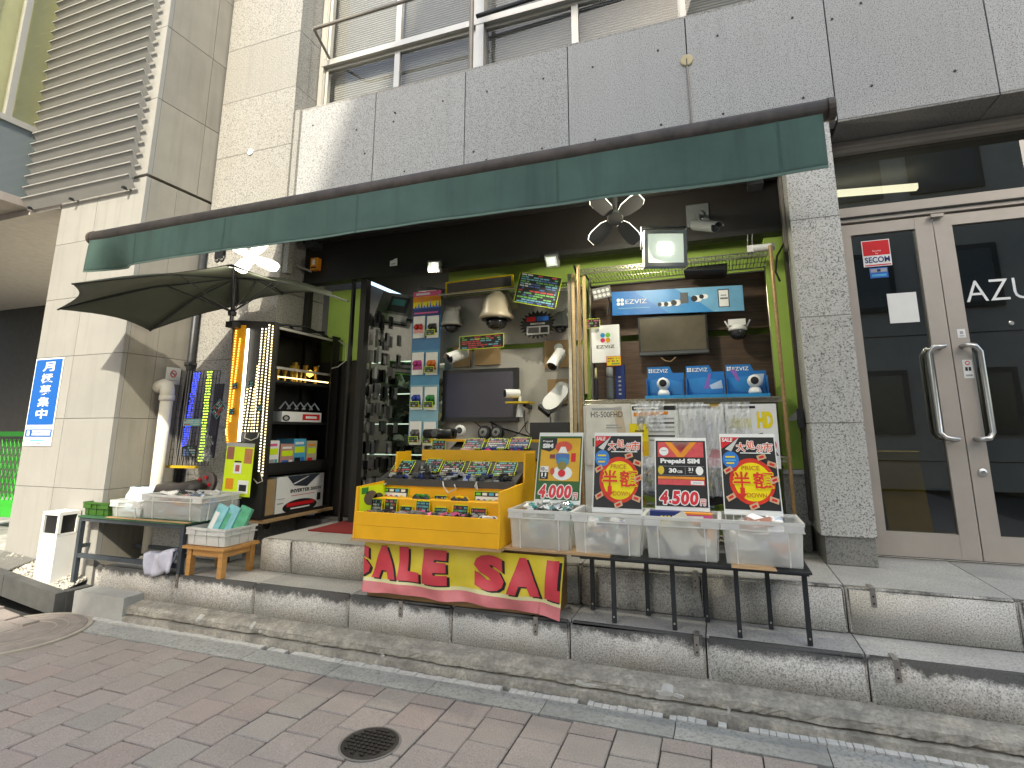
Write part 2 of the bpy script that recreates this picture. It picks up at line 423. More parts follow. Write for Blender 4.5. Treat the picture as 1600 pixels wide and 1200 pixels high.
for a, b in zip(LJ[1:], LJ[2:]):
    g = G(); g.box(a+.003, b-.003, 3.016, 3.30, .2, Z1-.004); g.obj('tread_stone', STEPT, st, bevel=.004)
for a, b in zip(UJ, UJ[1:]):
    for y0, y1 in ((3.312, 3.72), (3.722, 4.13)):
        g = G(); g.box(a+.003, b-.003, y0, y1, .4, ZL-.004); g.obj('tread_stone', STEPT, st, bevel=.003)
g = G(); g.box(-4.46, 3.3, 3.02, 4.1, 0, .19); g.box(-3.2, 3.3, 3.32, 4.2, .19, .49)
g.box(-4.46, -3.2, 3.302, 3.72, .19, Z1-.006)
g.obj('core', CONC, st)
# crumbling plinth below the steps
def plinth(u, v):
    prof = [(2.828, -.02), (2.832, .034), (2.870, .041), (2.876, .047), (2.853, .052), (2.856, .084), (2.876, .098), (2.985, .113)]
    x = -3.92 + u*7.2; k = v*(len(prof)-1); i = min(int(k), len(prof)-2); f = k-i
    y = prof[i][0]*(1-f)+prof[i+1][0]*f; z = prof[i][1]*(1-f)+prof[i+1][1]*f
    n = math.sin(x*7.1+v*3)*.35+math.sin(x*17.3+v*9)*.3+random.uniform(-.7, .7)
    e = (.002 if i < 3 else .0045) if 0 < v < 1 else 0
    return (x, y+n*e, z+n*e*.8)
PLM, nt, p_ = _new('patched_concrete'); v_ = _vec(nt, False)
f_ = _noise(nt, v_, 9, 6, .7); c_ = _ramp(nt, f_, [(.3, (.18, .165, .14)), (.48, (.31, .29, .25)), (.6, (.40, .37, .31)), (.64, (.48, .44, .37)), (.72, (.58, .57, .53))])
f2_ = _noise(nt, v_, 60, 4); c_ = _mix(nt, _ramp(nt, f2_, [(.35, (.5, .5, .5)), (.55, (0, 0, 0))]), c_, (.16, .145, .12))
nt.links.new(c_, p_.inputs['Base Color']); p_.inputs['Roughness'].default_value = .95; _bump(nt, p_, f2_, .6, .006)
g = G(); g.grid(plinth, 300, 21); g.obj('plinth', PLM, st)
g = G(); g.box(-4.43, -3.92, 2.83, 2.985, -.02, .155); g.obj('concrete_patch', mat('new_mortar', (.36, .36, .34), .9, .15, 6, bump=.3), st, bevel=.008)
# loose render flakes on the plinth
FLK = mat('render_flake', (.44, .43, .40), .9, .12, 30, bump=.3)
for px, py, w, h in ((1040, 1082, .10, .028), (1060, 1086, .05, .02), (905, 1065, .05, .024), (930, 1070, .13, .016), (600, 1024, .03, .022), (312, 968, .05, .024), (395, 980, .03, .02), (409, 986, .03, .016), (1139, 1108, .015, .02), (985, 1075, .04, .014)):
    c = at(px, py, 2.868); g = G(); n = 15
    pts = [(c.x+w/2*math.cos(2*math.pi*i/n)*random.uniform(.55, 1.1), 2.8525, c.z+h/2*math.sin(2*math.pi*i/n)*random.uniform(.5, 1.1)) for i in range(n)]
    g.prism(pts, (0, .03, .02)); g.obj('render_flake', FLK, st)
# steel angle brackets screwed over the nosings
BRK = mat('dull_steel', (.30, .28, .26), .45, .15, 30, metal=.7)
for i, (x, y, z) in enumerate(((-3.617, 2.97, Z1), (-1.818, 2.97, Z1), (-.985, 2.97, Z1), (-.163, 2.97, Z1), (.668, 2.97, Z1), (-.168, 3.265, ZL), (.668, 3.265, ZL))):
    pl = ['under the left steel table', 'left of the sale banner middle', 'at the right end of the sale banner', 'below the black legs, on the lower step', 'right of the black legs, on the lower step', 'behind the black legs, on the upper step', 'before the glass door, on the upper step'][i]
    t = thing('angle_bracket', f'steel bracket over the step edge {pl}', 'bracket', (x, y, z-.09), group='steel brackets on the step edges')
    g = G(); g.box(x-.012, x+.012, y-.006, y-.001, z-.085, z+.003); g.box(x-.012, x+.012, y-.001, y+.075, z-.002, z+.003); g.obj('strap', BRK, t)
    for q in (.035, .068): G().disc((x, y-.006, z-q), .0045, n=8).obj('screw', BLACKM, t)

# ------------------------------------------------------------------ office building of the shop
ob = thing('office_building', 'grey speckled granite office building with a shop and an entrance below a window band', 'building', (-1.5, 4.0, ZL))
SX = [-3.66, -2.76, -1.855, -.95, -.04, .875, 1.745, 2.65, 3.3]
for a, b in zip(SX, SX[1:]):
    g = G(); g.box(a+.004, b-.004, 3.75, 3.86, 3.30, 4.33); g.obj('granite_panel', GRAN, ob, bevel=.003)
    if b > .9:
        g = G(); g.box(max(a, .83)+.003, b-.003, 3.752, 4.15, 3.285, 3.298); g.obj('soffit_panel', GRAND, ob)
g = G(); g.box(-3.66, 3.3, 3.865, 4.2, 3.30, 4.325); g.obj('backing_wall', JOINT, ob)
g = G(); g.box(-3.655, 3.3, 3.753, 4.06, 4.332, 4.352); g.obj('window_sill', GRANL, ob)
g = G()
for px, py in ((489, 196), (557, 203), (617, 176), (615, 190), (692, 158), (618, 177), (761, 143), (849, 123), (847, 232), (740, 237), (926, 105), (930, 218), (1028, 79), (1121, 56), (1033, 195), (1130, 178), (1238, 28), (1255, 153), (1362, 134), (1492, 111), (1345, 5), (632, 268), (760, 250), (570, 240), (1300, 30)):
    c = at(px, py, 3.75); g.disc((c.x, 3.7505, c.z), .009, n=8, t=.004)
stuff(g.obj('anchor_plugs', JOINT, ob))
# window band
GLU = glass('office_glass', (.90, .90, .89), 1.6)
BLND, nt, p_ = _new('venetian_blind'); tc = nt.nodes.new('ShaderNodeTexCoord'); wv = nt.nodes.new('ShaderNodeTexWave')
wv.bands_direction = 'Z'; wv.inputs['Scale'].default_value = 12; nt.links.new(tc.outputs['Object'], wv.inputs[0])
nt.links.new(_ramp(nt, wv.outputs['Fac'], [(.2, (.22, .22, .21)), (.6, (.37, .37, .355))]), p_.inputs['Base Color']); _bump(nt, p_, wv.outputs['Fac'], .5, .01)
MX = [-3.60, -2.745, -1.89, -.95, -.06, .85, 1.75, 2.7, 3.3]
g = G(); g.box(-3.65, 3.3, 4.14, 4.15, 4.35, 6.6); g.obj('blind', BLND, ob)
g = G(); g.box(-3.65, 3.3, 4.2, 4.3, 4.33, 6.6); g.obj('backing_wall', JOINT, ob)
for i, (a, b) in enumerate(zip(MX, MX[1:])):
    for z0, z1 in ((4.37, 4.985), (5.05, 6.5)):
        fr = G()
        fr.box(a, a+.03, 4.03, 4.075, z0, z1); fr.box(b-.03, b, 4.03, 4.075, z0, z1); fr.box(a+.03, b-.03, 4.032, 4.073, z0, z0+.03); fr.box(a+.03, b-.03, 4.032, 4.073, z1-.03, z1)
        f = fr.obj('window', ALU, ob)
        h = G(); h.box(a+.03, b-.03, 4.05, 4.056, z0+.03, z1-.03); h.obj('pane', GLU, f)
g = G(); g.box(-3.63, 3.3, 3.985, 4.08, 4.987, 5.048); g.obj('transom', ALU, ob, bevel=.006)
for a, b in ((-1.88, -1.80), (-3.655, -3.605), (-.075, -.03)): G().box(a, b, 3.99, 4.09, 4.36, 6.5).obj('mullion', ALU, ob)
RAILM = mat('beige_rail', (.24, .215, .185), .45, .08, 20, metal=.2)
g = G(); a_ = Vector((-3.42, 3.62, 5.06))
g.tube([(-3.42, 3.62, 5.09), (-1.95, 3.62, 5.09)], .017); g.tube([(-3.42, 3.62, 5.09), (-3.56, 4.02, 5.09)], .014); g.obj('window_rail', RAILM, ob)
g = G(); g.tube([(-1.832, 3.80, 4.33), (-1.832, 3.80, 6.4)], .022); g.tube([(-1.832, 3.80, 4.33), (-1.832, 3.80, 4.36)], .035); g.obj('rail_post', RAILM, ob)
g = G(); g.tube([(-1.83, 3.9, 4.99), (-.9, 3.9, 5.03), (.1, 3.9, 5.08)], .02); g.obj('window_rail', DKMET, ob)
# pillars
for z0, z1 in ((ZL, .672),):
    g = G(); g.box(.556, .815, 3.762, 4.2, z0, z1); g.obj('plinth_block', GRAND, ob, bevel=.004)
for z0, z1 in ((.674, 1.326), (1.33, 1.988), (1.992, 2.638), (2.642, 3.298)):
    g = G(); g.box(.538, .823, 3.75, 4.2, z0, z1); g.obj('pillar_block', GRANP, ob, bevel=.004)
for z0 in (.09, .71, 1.32, 1.93, 2.54, 3.367, 3.98, 4.592, 5.205, 5.82):
    z1 = {2.54: 3.363, .09: .706, .71: 1.316, 1.32: 1.926, 1.93: 2.536}.get(z0, z0+.608)
    g = G(); g.box(-4.6, -3.66, 3.70, 3.86, z0, z1); g.obj('pillar_block', GRANL, ob, bevel=.004)
    g = G(); g.box(-3.9, -3.664, 3.862, 4.3, z0+.001, z1-.001); g.obj('pillar_block', GRANL, ob, bevel=.004)
g = G(); g.box(-4.58, -3.92, 3.87, 4.3, 0, 6.4); g.obj('backing_wall', JOINT, ob)
g = G(); g.box(-3.657, -3.60, 3.72, 3.78, 2.7, 4.33); g.obj('corner_trim', GRANL, ob)
# disc fittings and conduit on the granite
t = thing('round_fitting', 'pale yellow round disc on the granite with a thin conduit below it', 'wall fitting', at(1073, 95, 3.745)-Vector((0, 0, .05)))
c = at(1073, 95, 3.75); g = G(); g.lathe([(.046, 0), (.046, .008), (.04, .012)], (c.x, 3.749, c.z), (0, -1, 0), 24); g.obj('disc', mat('cream_disc', (.52, .44, .26), .5), t)
g = G(); g.box(c.x-.003, c.x+.003, 3.733, 3.738, c.z-.05, c.z+.01); g.obj('slot', BLACKM, t)
g = G(); g.tube([(c.x, 3.742, c.z-.046), (c.x+.012, 3.742, 3.3)], .007); g.obj('conduit', RAILM, t)
c = at(392, 238, 3.70); g = G(); g.lathe([(.033, 0), (.033, .008), (.028, .012)], (c.x, 3.699, c.z), (0, -1, 0), 24)
tag(g.obj('wall_fitting', WHITE), 'small white round cap on the sunlit granite pillar', 'wall fitting')

# shop front carcass
BEAM = mat('brown_fascia', (.013, .010, .009), .45, .15, 3)
g = G(); g.box(-3.655, .535, 4.0, 4.09, 2.70, 3.30); g.obj('shop_fascia', BEAM, ob)
g = G(); g.box(-3.655, .535, 3.985, 4.1, 2.66, 2.699); g.obj('shop_lintel', BLACKM, ob)
g = G(); g.box(-3.66, .6, 4.1, 8.2, 2.98, 3.04); g.obj('ceiling', mat('dark_ceiling', (.07, .07, .07), .8), ob)
g = G(); g.box(-3.66, .6, 4.135, 8.2, .4, ZL-.006); g.obj('floor', mat('grey_floor', (.16, .155, .15), .7, .15, 4), ob)
g = G(); g.box(-5.0, .6, 8.0, 8.1, .5, 3.0); g.box(-3.9, -3.8, 4.3, 8.0, .5, 3.0); g.box(.55, .65, 4.2, 8.0, .5, 3.0); g.obj('interior_wall', mat('shop_wall', (.13, .13, .125), .8), ob)
g = G(); g.box(-3.66, -3.6, 4.03, 4.08, ZL, 2.66); g.box(-3.02, -2.96, 4.03, 4.1, ZL, 2.66); g.box(-3.13, -3.11, 4.04, 4.08, ZL, 2.66); g.obj('entrance_frame', BLACKM, ob)
g = G(); g.box(-3.59, -3.135, 4.30, 4.34, 1.95, 2.66); g.obj('green_wall', GREEN, ob)
g = G(); g.box(-3.59, -3.135, 4.30, 4.34, ZL, 1.948); g.obj('dark_panel', BLACKM, ob)
g = G(); g.box(-2.32, .50, 4.42, 4.5, ZL, 2.97); g.obj('green_wall', GREEN, ob)
g = G(); g.box(.40, .532, 4.11, 4.16, 1.03, 2.66); g.obj('green_wall', GREEN, ob)
g = G(); g.box(.39, .535, 4.06, 4.2, 1.0, 1.028); g.obj('wall_sill', STEEL, ob)
g = G(); g.box(.39, .532, 4.075, 4.19, .68, .998); g.obj('dado_stone', GRAN, ob)
g = G(); g.box(.39, .528, 4.085, 4.19, ZL, .677); g.obj('plinth_block', GRAND, ob)
g = G(); g.box(.516, .536, 3.99, 4.055, ZL+.2, 3.25); g.obj('shutter_guide', mat('brown_channel', (.05, .04, .035), .5), ob)
g = G(); g.box(.512, .534, 3.93, 3.985, 2.5, 3.25); g.obj('guide_trim', RAILM, ob)
# dark canopy gap, shutter drum behind the awning
g = G(); g.lathe([(.11, 0), (.11, 4.1)], (-3.6, 3.93, 3.14), (1, 0, 0), 16); g.obj('shutter_drum', BLACKM, ob)

# entrance to the offices
ed = thing('entrance_door', 'champagne metal double glass door with steel pull handles and a transom light', 'door', (1.42, 4.1, ZL))
GLD = glass('dark_door_glass', (.45, .46, .44), 1.95)
g = G(); g.box(.824, 3.3, 4.06, 4.15, 2.69, 2.795); g.box(.824, .866, 4.06, 4.15, ZL, 2.69); g.box(.824, 3.3, 4.05, 4.15, 3.20, 3.284); g.obj('frame', BRONZE, ed, bevel=.004)
g = G(); g.box(.824, 3.3, 4.045, 4.06, 2.715, 2.725); g.obj('shadow_gap', BLACKM, ed)
g = G(); g.box(.83, 3.3, 4.098, 4.104, 2.796, 3.199); g.obj('transom_pane', GLD, ed)
g = G(); g.box(.83, 3.3, 4.02, 4.06, 3.225, 3.24); g.obj('drip_rail', BRONZE, ed)
for x0, x1, hx in ((.87, 1.418, 1.36), (1.424, 2.42, 1.475)):
    z0, z1 = ZL+.012, 2.675; sl_, sr = (.075, .052) if x0 < 1 else (.098, .075)
    lf = G(); lf.box(x0, x0+sl_, 4.07, 4.12, z0, z1); lf.box(x1-(.098 if x0 < 1 else .075), x1, 4.07, 4.12, z0, z1)
    xr = x1-(.098 if x0 < 1 else .075); lf.box(x0+sl_, xr, 4.072, 4.118, z0, z0+.14); lf.box(x0+sl_, xr, 4.072, 4.118, z1-.075, z1)
    lf = lf.obj('door_leaf', BRONZE, ed, bevel=.003)
    h = G(); h.box(x0+sl_, xr, 4.092, 4.098, z0+.14, z1-.075); h.obj('pane', GLD, lf)
    d = -1 if x0 < 1 else 1
    for yy, dd in ((4.0, -1), (4.19, 1)):
        hp = [(hx, 4.095-dd*.0 if 0 else (4.07 if dd < 0 else 4.12), 1.80), (hx, yy, 1.80), (hx+d*.05, yy-dd*.02, 1.795), (hx+d*.075, yy-dd*.03, 1.76), (hx+d*.075, yy-dd*.03, 1.27), (hx+d*.05, yy-dd*.02, 1.235), (hx, yy, 1.23), (hx, 4.07 if dd < 0 else 4.12, 1.23)]
        h = G(); h.tube(hp, .016, 12); h.obj('handle', STEEL, lf, smooth=True)
c = at(1535, 738, 4.07); g = G(); g.lathe([(.022, 0), (.022, .01), (.012, .016)], (c.x, 4.07, c.z), (0, -1, 0), 18); g.obj('lock', STEEL, ed)
c = at(1580, 505, 4.09); g = G(); g.lathe([(.015, 0), (.012, .008)], (c.x, 4.09, c.z), (0, -1, 0), 18); g.obj('stud', STEEL, ed)
c = at(1462, 338, 4.06); g = G(); g.box(c.x-.035, c.x+.035, 4.03, 4.06, c.z-.012, c.z+.008); g.obj('strike', BRONZE, ed)
LW = mat('white_vinyl', (.75, .76, .74), .5)
c = at(1511, 472, 4.09); p = Print((1.575, 4.091, c.z), (1, 0, 0), (0, 0, 1), 1, 1)
a0 = at(1511, 472, 4.09); a1 = at(1583, 437, 4.09); zh = .135
for ch, x0, w in (('A', a0.x, .115), ('Z', a0.x+.125, .1), ('U', a0.x+.245, .1)):
    p.text(ch, x0-1.575, 0, x0-1.575+w, zh, LW, 1, bold=-.006)
p.done(ed)
# lobby behind the door
lb = ob
g = G(); g.box(.83, 3.4, 9.0, 9.1, .4, 3.3); g.box(3.3, 3.4, 4.15, 9, .4, 3.3); g.box(.7, .82, 4.2, 9, .4, 3.3); g.obj('lobby_wall', mat('lobby_paint', (.24, .23, .215), .7), lb)
g = G(); g.box(.82, 3.4, 4.15, 9, .4, ZL-.004); g.obj('lobby_floor', mat('lobby_floor_tile', (.05, .055, .07), .35), lb)
g = G(); g.box(.82, 3.4, 4.15, 9, 3.29, 3.34); g.obj('lobby_ceiling', mat('lobby_ceiling_paint', (.25, .25, .24), .8), lb)
ta_, tb_ = at(1290, 304, 4.78), at(1433, 292, 4.78)
tag(G().bar(ta_, tb_, .05, .045).obj('tube_light', emis('tube_glow', (1, .95, .8), 1.5)), 'lit fluorescent tube seen through the glass over the entrance door', 'light')
ll = bpy.data.lights.new('tube_light_light', 'AREA'); ll.energy = 28; ll.shape = 'RECTANGLE'; ll.size = 1.0; ll.size_y = .05; lo = bpy.data.objects.new('tube_light_light', ll); col.objects.link(lo); lo.location = (1.5, 5.2, 3.2)
t = thing('folding_sign', 'dim yellow folding floor sign standing behind the left glass door leaf', 'sign', (1.35, 4.9, ZL))
YLW = mat('sign_yellow', (.40, .27, .02), .5)
g = G(); g.M = Matrix.Translation((1.3, 4.9, ZL)) @ Matrix.Rotation(R(-12), 4, 'X'); g.box(-.14, .14, 0, .02, 0, .62); g.obj('panel', YLW, t)
g = G(); g.M = Matrix.Translation((1.3, 5.12, ZL)) @ Matrix.Rotation(R(12), 4, 'X'); g.box(-.14, .14, 0, .02, 0, .62); g.obj('panel', YLW, t)
# stickers and notes on the door
RED = mat('print_red', (.62, .012, .02), .5); BLUE = mat('print_blue', (.02, .13, .50), .5); NAVY = mat('print_navy', (.01, .03, .16), .5)
PW = mat('print_white', (.78, .78, .76), .55, .03); PK = mat('print_black', (.012, .012, .012), .5); PY = mat('print_yellow', (.78, .62, .01), .5)
PG = mat('print_green', (.02, .20, .04), .5); PO = mat('print_orange', (.72, .26, .02), .5); PP = mat('print_pink', (.65, .10, .25), .5); PC = mat('print_cyan', (.08, .40, .62), .5)
NEON = mat('neon_yellow', (.62, .80, .02), .6, .04); LIMEP = mat('print_lime', (.16, .62, .06), .5); TEAL = mat('print_teal', (.10, .34, .34), .5); GREYP = mat('print_grey', (.36, .36, .36), .5)
def card(name, label, cat, o, u, v, w, h, m, th=.002, group=None):
    o, u, v = Vector(o), Vector(u).normalized(), Vector(v).normalized(); n = u.cross(v)
    t = thing(name, label, cat, o+u*w/2, group=group)
    g = G(); g.prism([o, o+u*w, o+u*w+v*h, o+v*h], -n*th); g.obj('sheet', m, t)
    return t, Print(o, u, v, w, h)
EX, EZ = Vector((1, 0, 0)), Vector((0, 0, 1))
a = at(1337, 413, 4.089); t, p = card('security_sticker', 'red and white square security sticker on the left door leaf glass', 'sticker', (1.005, 4.089, 2.37), EX, EZ, .165, .185, PW)
p.rect(.03, .42, .97, .97, RED).text('Security', .36, .54, .66, .62, PW, 2).text('by', .46, .45, .56, .52, PW, 2).text('SECOM', .06, .14, .94, .36, NAVY, 2, bold=.02).rect(.04, .03, .96, .07, RED); p.done(t)
t, p = card('blue_sticker', 'small blue sticker under the red security sticker on the door', 'sticker', (1.035, 4.089, 2.29), EX, EZ, .105, .07, BLUE)
p.rect(.05, .55, .95, .9, GREYP).rect(.4, .6, .6, .85, NAVY, 2).rect(.1, .15, .9, .35, PC); p.done(t)
t, p = card('paper_notice', 'blank white sheet of paper taped inside the left door leaf', 'paper', (1.115, 4.089, 1.975), EX, EZ, .165, .20, PAPER); p.done(t)
t, p = card('card_label', 'small white label card above the handles on the right door stile', 'sticker', (1.462, 4.068, 1.855), EX, EZ, .042, .055, PW)
p.rect(.3, .4, .7, .75, GREYP).rect(.2, .15, .8, .25, GREYP); p.done(t)
t, p = card('notice_label', 'white no-smoking label between the two steel door handles', 'sticker', (1.464, 4.068, 1.60), EX, EZ, .05, .115, PW)
p.oval(.5, .82, .24, .12, RED).oval(.5, .82, .15, .075, PW, 2).rect(.2, .4, .45, .6, PK).rect(.55, .4, .8, .6, PK).rect(.15, .1, .85, .2, GREYP); p.done(t)
# ------------------------------------------------------------------ neighbouring building on the left
nb = thing('tiled_building', 'cream clad building with metal sun louvres left of the shop', 'building', (-5.2, 3.6, .1))
ZR = [.05, .826, 1.39, 1.928, 2.458, 2.99, 3.505]
for z0, z1 in zip(ZR, ZR[1:]):
    for a, b in ((-5.73, -5.23), (-5.23, -4.62)):
        G().box(a+.002, b-(.002 if b < -5 else 0), 3.06, 3.10, z0+.002, z1-.002).obj('wall_panel', TILEW, nb, bevel=.002)
    for a, b in ((3.102, 3.35), (3.35, 3.90)):
        G().box(-4.70, -4.62, a+.001, b-.002, z0+.002, z1-.002).obj('wall_panel', TILEB, nb, bevel=.002)
for z0, z1 in ((3.53, 4.275), (4.275, 5.02), (5.02, 5.77), (5.77, 6.5)):
    G().box(-4.86, -4.62, 3.06, 3.10, z0+.002, z1-.003).obj('wall_panel', TILEW, nb, bevel=.002)
    for a, b in ((3.102, 3.552), (3.552, 3.90)):
        G().box(-4.70, -4.62, a+.001, b-.004, z0+.002, z1-.004).obj('wall_panel', TILEB, nb, bevel=.002)
G().box(-5.72, -4.712, 3.104, 3.9, 0, 3.5).obj('core', JOINT, nb)
G().box(-6.9, -4.712, 3.6, 3.9, 3.5, 6.6).obj('core', JOINT, nb)
# window behind the louvres
YB_ = mat('yellow_roller_blind', (.72, .64, .46), .8, .06, 3)
G().box(-6.2, -4.87, 3.30, 3.32, 3.55, 6.5).obj('roller_blind', YB_, nb)
G().box(-6.2, -4.86, 3.13, 3.14, 3.55, 6.5).obj('pane', glass('window_glass', (.9, .92, .86), 1.5), nb)
G().box(-6.2, -4.86, 3.07, 3.2, 3.508, 3.55).obj('window_sill', ALU, nb)
LOUV = mat('louvre_aluminium', (.34, .335, .32), .45, .05, 6, metal=.2)
lm = G(); lm.M = Matrix.Rotation(R(-54), 4, 'X'); lm.box(-.74, .74, -.059, .059, -.003, .003); lm.M = Matrix(); lm.box(-.74, .74, -.044, -.033, .043, .054); lm.M = Matrix()
l0 = None
for k in range(24):
    z = 3.435 + k*.1135
    if l0 is None:
        lm.M = Matrix(); 
        for v in lm.bm.verts: v.co += Vector((-5.43, 2.99, z))
        l0 = lm.obj('louvre_blade', LOUV, nb)
    else:
        o = l0.copy(); col.objects.link(o); o.parent = nb; o.location.z += k*.1135
for x in (-4.80, -5.5, -6.1):
    G().box(x-.012, x+.012, 3.03, 3.06, 3.40, 6.4).obj('louvre_post', ALU, nb)
    G().box(x-.01, x+.01, 2.98, 3.03, 3.385, 3.405).obj('louvre_foot', DKMET, nb)
# projecting glazed bay further left
BAYG = mat('grey_spandrel_glass', (.16, .19, .20), .12, .05, 2, spec=.7)
G().box(-9, -6.19, .6, 3.05, 3.42, 3.50).obj('bay_soffit', mat('brown_soffit', (.34, .30, .27), .7), nb)
G().box(-6.22, -6.19, .6, 3.05, 3.5, 4.18).obj('spandrel_panel', BAYG, nb)
G().box(-6.225, -6.17, .6, 3.05, 4.18, 4.24).obj('bay_transom', ALU, nb)
G().box(-6.215, -6.205, .6, 3.05, 4.24, 6.6).obj('pane', glass('bay_glass', (.92, .94, .88), 1.6), nb)
G().box(-6.27, -6.26, .6, 3.05, 4.24, 6.6).obj('roller_blind', YB_, nb)
for y in (.7, 1.6, 2.25, 2.72):
    G().box(-6.23, -6.17, y, y+.05, 4.24, 6.6).obj('bay_mullion', ALU, nb)
G().box(-6.23, -6.17, .58, .6, 3.42, 6.6).obj('bay_mullion', ALU, nb)
# shaded entrance recess
G().box(-12, -5.74, 5.6, 5.7, .1, 3.42).obj('recess_wall', JOINT, nb)
for z0 in (.12, .62, 1.13, 1.64, 2.15, 2.66, 3.0):
    for k in range(7):
        a = -10.2 + k*.66 + (.33 if int(z0*10) % 2 else 0)
        G().box(a+.003, min(a+.657, -5.742), 5.57, 5.598, z0+.003, min(z0+.507, 3.415)).obj('wall_panel', BROWNW, nb)
G().box(-12, -5.74, 3.05, 5.6, 3.36, 3.42).obj('recess_ceiling', mat('recess_ceiling_panel', (.42, .385, .35), .7), nb)
G().box(-5.76, -5.74, 3.12, 5.6, .1, 3.36).obj('recess_wall', BROWNW, nb)
G().box(-12, -5.74, 3.12, 5.56, .0, .27).obj('recess_floor', CONC, nb)
lamp = at(5, 446, 5.2)
G().lathe([(.05, 0), (.05, .012)], (-7.6, 4.6, 3.345), n=16).obj('downlight', emis('downlight_glow', (1, .95, .85), 6), nb)
for dx in (0, 1.1):
    dl = bpy.data.lights.new('downlight', 'AREA'); dl.energy = 28; dl.size = .1; do_ = bpy.data.objects.new('downlight_light', dl); col.objects.link(do_); do_.location = (-7.6+dx, 4.6, 3.34)

# green mesh trolley in the recess
GRN = mat('green_powder_coat', (.03, .36, .03), .45, .06, 8)
t = thing('mesh_trolley', 'bright green mesh-sided trolley at the far left edge', 'trolley', (-7.0, 4.0, .27))
x0, x1, y0, y1 = -7.6, -6.78, 3.75, 4.3
for x in (x0, x1):
    for y in (y0, y1): G().box(x-.02, x+.02, y-.02, y+.02, .30, 1.28).obj('post', GRN, t)
for z in (.55, 1.26):
    G().box(x0, x1, y0-.015, y0+.015, z-.03, z+.02).obj('rail', GRN, t); G().box(x1-.015, x1+.015, y0, y1, z-.03, z+.02).obj('rail', GRN, t)
G().box(x0, x1+.01, y0-.01, y1, .40, .52).obj('deck', GRN, t)
g = G()
for k in range(12):
    a = y0+.04*k; g.bar((x1, a, .55), (x1, min(a+.3, y1), .55+min(.3, y1-a)*2.2), .008); g.bar((x1, a, 1.24), (x1, min(a+.3, y1), 1.24-min(.3, y1-a)*2.2), .008)
    b = x0+.07*k; g.bar((b, y0, .55), (min(b+.3, x1), y0, 1.2), .008); g.bar((b, y0, 1.2), (min(b+.3, x1), y0, .55), .008)
stuff(g.obj('mesh', GRN, t))
for y in (y0, y1):
    G().lathe([(.05, -.015), (.05, .015)], (x1, y, .32), (1, 0, 0), 14).obj('castor', BLACK, t)

# planter bed with kerb, gravel and grille
KST = mat('dark_kerb_stone', (.07, .07, .068), .75, .2, 10)
pb = thing('planter_bed', 'low planter bed edged with dark stone kerbs below the cream wall', 'planter', (-5.2, 2.95, 0))
g = G()
for a, b in ((-7.2, -5.9), (-5.9, -5.2), (-5.2, -4.58)):
    za, zb = rise(a), rise(b)
    G().prism([(a+.003, 2.80, za-.05), (b-.003, 2.80, zb-.05), (b-.003, 2.80, zb+.095), (a+.003, 2.80, za+.095)], (0, .075, 0)).obj('kerb_stone', KST, pb, bevel=.005)
G().box(-4.655, -4.58, 2.877, 3.055, -.03, .125).obj('kerb_stone', KST, pb, bevel=.005)
g = G(); g.grid(lambda u, v: (-7.2+2.54*u, 2.876+.184*v, rise(-7.2+2.54*u)+.07+v*.05), 12, 3); g.obj('soil', CONC, pb)
g = G(); random.seed(5)
def pebble(g, c, r):
    v = [Vector((1, 0, 0)), Vector((-1, 0, 0)), Vector((0, 1, 0)), Vector((0, -1, 0)), Vector((0, 0, 1)), Vector((0, 0, -1))]
    rot = Matrix.Rotation(random.random()*6, 3, 'Z') @ Matrix.Rotation(random.random()*6, 3, 'X')
    s_ = Vector((random.uniform(.7, 1.3), random.uniform(.6, 1), random.uniform(.5, .8)))*r
    g._add([Vector(c)+rot @ Vector((q.x*s_.x, q.y*s_.y, q.z*s_.z)) for q in v], [(0, 2, 4), (2, 1, 4), (1, 3, 4), (3, 0, 4), (2, 0, 5), (1, 2, 5), (3, 1, 5), (0, 3, 5)])
for k in range(900):
    x = random.uniform(-5.6, -4.66); v = random.random(); y = 2.885+.17*v
    pebble(g, (x, y, rise(x)+.078+v*.05), random.uniform(.007, .016))
tag(stuff(g.obj('gravel', mat('white_pebbles', (.50, .47, .41), .8, .25, 60))), 'pale pebbles filling the planter bed round the white bollard', 'gravel')
t = thing('floor_grille', 'ribbed grey metal grille lying in the planter bed at the left edge', 'grille', (-6.2, 2.95, .2))
g = G()
for k in range(13):
    y = 2.885 + k*.0135
    g.prism([(-7.2, y, rise(-7.2)+.09+k*.003), (-5.3, y, rise(-5.3)+.09+k*.003), (-5.3, y, rise(-5.3)+.106+k*.003), (-7.2, y, rise(-7.2)+.106+k*.003)], (0, .007, 0))
stuff(g.obj('ribs', mat('grille_metal', (.24, .235, .22), .5, .1, 10, metal=.3), t))
G().prism([(-7.2, 2.88, .33), (-5.3, 2.88, rise(-5.3)+.085), (-5.3, 2.88, rise(-5.3)+.092), (-7.2, 2.88, .337)], (0, .17, .03)).obj('tray', DKMET, t)
# white bollard with dark light slots
t = thing('bollard', 'square white bollard with dark slots round its top beside the steel table', 'bollard', (-4.92, 3.0, .13))
bz = .12; x0, x1, y0, y1 = -5.03, -4.83, 2.90, 3.05
WB = mat('white_enamel', (.72, .71, .68), .4, .05, 6)
G().box(x0, x1, y0, y1, bz, .487).obj('post', WB, t, bevel=.006)
G().box(x0+.015, x1-.015, y0+.015, y1-.015, .488, .64).obj('lamp_core', BLACK, t)
for a in (x0, x1-.022):
    for b in (y0, y1-.022): G().box(a, a+.022, b, b+.022, .5, .64).obj('corner_post', WB, t)
G().box(x0, x1, y0, y1, .641, .665).obj('cap', WB, t, bevel=.004)
G().box(x0, x1, y0, y1, .489, .505).obj('collar', WB, t)

